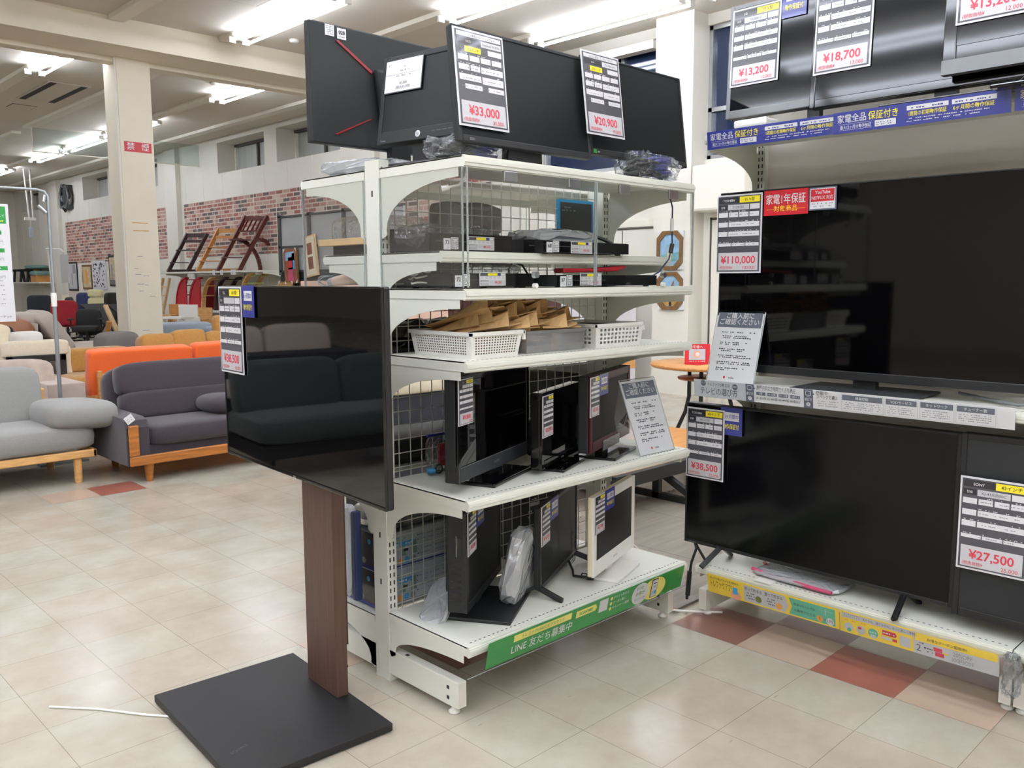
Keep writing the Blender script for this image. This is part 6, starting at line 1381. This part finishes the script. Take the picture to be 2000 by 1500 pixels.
# office chairs and folded tables
def office_chair(label, x, y, rz, mt, h=1.0, w_=.5, mesh='dark_fabric', head=[]):
    furniture('office_chair', label, 'office chair', (x, y, 0), rz, [
        ('backrest', mt, [('c', 0, .22, h-.27, w_, .12, .56, .4, .35)]), ('seat', mt if mt != 'yellow_fabric' else mesh, [('c', 0, -.05, .46, w_, .5, .12)]),
        ('armrest', 'blk_matte', [('b', -.32, -.26, -.25, .1, .64, .67), ('b', -.30, -.28, -.1, -.06, .46, .64)]), ('armrest', 'blk_matte', [('b', .26, .32, -.25, .1, .64, .67), ('b', .28, .30, -.1, -.06, .46, .64)]),
        ('column', 'blk_matte', [('k', 0, 0, .1, .42, .03, .03), ('k', 0, .24, .4, .7, .02, .02)]), ('star_base', 'blk_matte', [('q', (0, 0, .1), (.3*math.cos(a*2*PI/5), .3*math.sin(a*2*PI/5), .07), .05, .03) for a in range(5)])]+[('caster', 'blk_matte', [('k', .29*math.cos(a*2*PI/5), .29*math.sin(a*2*PI/5), 0, .07, .025, .025)]) for a in range(5)]+head)
office_chair('red office chair turned with its back to the aisle', 6.5, 21.2, 150, 'red_fabric', 1.0, .56)
office_chair('dark mesh office chair just past the hanging banner', 7.0, 24.6, 140, 'dark_fabric', 1.08, .62)
office_chair('navy office chair between the red and cream ones', 7.94, 24.8, -60, 'navy', 1.12, .56)
office_chair('cream office chair with headrest under the leaf canvas', 7.75, 23.4, -60, 'yellow_fabric', 1.02, .5, head=[('headrest', 'yellow_fabric', [('c', 0, .2, 1.13, .42, .12, .19)])])
office_chair('black high-backed office chair side-on at the column', 7.66, 21.1, 40, 'blk_matte', 1.16, .5)
office_chair('low black office chair under the folded tables', 6.2, 19.0, -30, 'blk_matte', .85, .5)
office_chair('black office chair behind the red one', 7.1, 22.2, 60, 'blk_matte', 1.05, .5)
def folded_table(label, a, b, h, th=.05):
    t = thing('folding_table', label, 'table', a); A, B = Vector(a), Vector(b); q = MB(); q.bar(A+Z*.9, B+Z*.25, .6, th, 'blk_matte', (0, 0, 1)); q.build('table_top', t)
    q = MB(); q.bar(A+Z*.86, B+Z*.21, .5, th*.6, 'i_mid', (0, 0, 1)); q.build('underside', t)
    for s in (.25, .75):
        p = A.lerp(B, s); MB().tube([p+Z*(.9-.65*s), p+Vector((.1, -.1, .0))], .02, 'steel', 8).build('leg', t)
folded_table('tilted black folding table beside the red office chair', (7.0, 21.0, 0), (7.2, 19.2, 0), 1)
folded_table('second tilted folding table leaning towards the column', (7.4, 20.4, 0), (7.55, 18.8, 0), 1)
t = thing('standing_mirror', 'tall black-framed mirror leaning in front of the far wall', 'mirror', (7.9, 22.2, 0))
A = Vector((7.58, 22.65, .02)); B = Vector((8.3, 22.5, 1.42)); q = MB(); q.bar(A, B, .34, .03, 'blk', (1, 0, -.55)); q.build('frame', t)
q = MB(); q.bar(A+Vector((-.02, -.01, .06)), B+Vector((-.03, -.01, -.04)), .26, .03, 'i_boxgrey', (1, 0, -.55)); q.build('glass', t)
for k, (x, y, w_, h_, m_, lb) in enumerate(((8.4, 27.2, 1.0, .75, 'cream_fabric', 'cream board leaning under the gilt-framed picture'), (8.35, 26.2, 1.4, .9, 'beige_fabric', 'wide beige board leaning behind the cream office chair'))):
    tag(MB().bar((x, y+w_/2, .55+.0), (x, y-w_/2, .55), h_*1.3, .04, m_, (1, 0, 0)).build('leaning_board'), lb, 'board')
t = thing('wood_rail_bed', 'pale wooden rails standing on edge near the column foot', 'bed frame', (6.6, 18.6, 0))
for k, (a, b) in enumerate((((6.9, 19.9, .9), (6.9, 18.9, 0)), ((6.4, 18.3, .62), (6.4, 18.6, 0)))): MB().bar(a, b, .06, .09, 'wood_pale' if k == 0 else 'wood', (1, 0, 0)).build('rail', t)
# folding screen and the two pictures hung on it
t = thing('partition_screen', 'dark partition with grey translucent upper panes behind the hanging pictures', 'partition', (6.0, 9.4, 0))
MB().box(6.0, 6.05, 7.9, 10.65, 0, 1.56, 'blk_matte').build('lower_panel', t); MB().box(6.01, 6.04, 7.9, 10.65, 1.56, 2.26, 'screen_paper').build('upper_pane', t)
q = MB()
for yy in (10.6, 9.85, 9.05, 8.3): q.box(5.99, 6.06, yy, yy+.07, 1.5, 2.3, 'charcoal_board')
for zz in (1.54, 1.86, 2.26): q.box(5.99, 6.055, 7.9, 10.65, zz, zz+.025, 'charcoal_board')
q.build('frame', t)
MB().box(5.97, 5.99, 8.2, 9.6, .6, 1.56, 'charcoal_board').build('door', t)
def hung_picture(label, y0, y1, z0, z1, fr, art, tilt=0):
    t = thing('framed_painting', label, 'picture', (5.93, (y0+y1)/2, z0)); w_, h_ = y1-y0, z1-z0; a = math.radians(tilt)
    S = Sheet((5.95, y1, z0), Vector((0, -math.cos(a), math.sin(a))), Vector((0, math.sin(a), math.cos(a)))); S.body(w_, h_, .025, fr[0]); S.rect(.018, .018, w_-.018, h_-.018, fr[1], 2)
    for (u0, v0, u1, v1, m2, l) in art: S.rect(u0*w_, v0*h_, u1*w_, v1*h_, m2, l)
    if fr[2]:
        for (u, v) in ((0, 0), (w_-.05, 0), (0, h_-.05), (w_-.05, h_-.05)): S.poly([(u, v), (u+.05, v), (u+.05, v+.05), (u, v+.05)] if False else [(u if u == 0 else u+.05, v if v == 0 else v+.05), (u+.05 if u == 0 else u, v if v == 0 else v+.05), (u if u == 0 else u+.05, v+.05 if v == 0 else v)], 'i_white', 4)
    S.mb.build('canvas', t)
hung_picture('painting of a pink and red figure with white corner guards', 10.12, 10.45, 1.38, 1.84, ('gold_frame', 'i_rust', True), [(.15, .65, .85, .9, 'i_sky', 3), (.3, .08, .7, .45, 'i_pink', 3), (.35, .4, .7, .75, 'i_red_bg', 3), (.65, .4, .85, .85, 'i_cyan', 3)], 3)
hung_picture('pale-wood frame with two small brown prints, hung crooked', 9.62, 9.90, 1.46, 1.98, ('wood_pale', 'cream_fabric', False), [(.3, .54, .72, .82, 'i_rust', 3), (.3, .18, .72, .48, 'i_rust', 3)], 8)
hung_picture('small gilt octagonal picture below the pink figure painting', 10.25, 10.62, 1.18, 1.42, ('gold_frame', 'i_ochre', True), [(.5, .3, .8, .7, 'i_lemon', 3)])
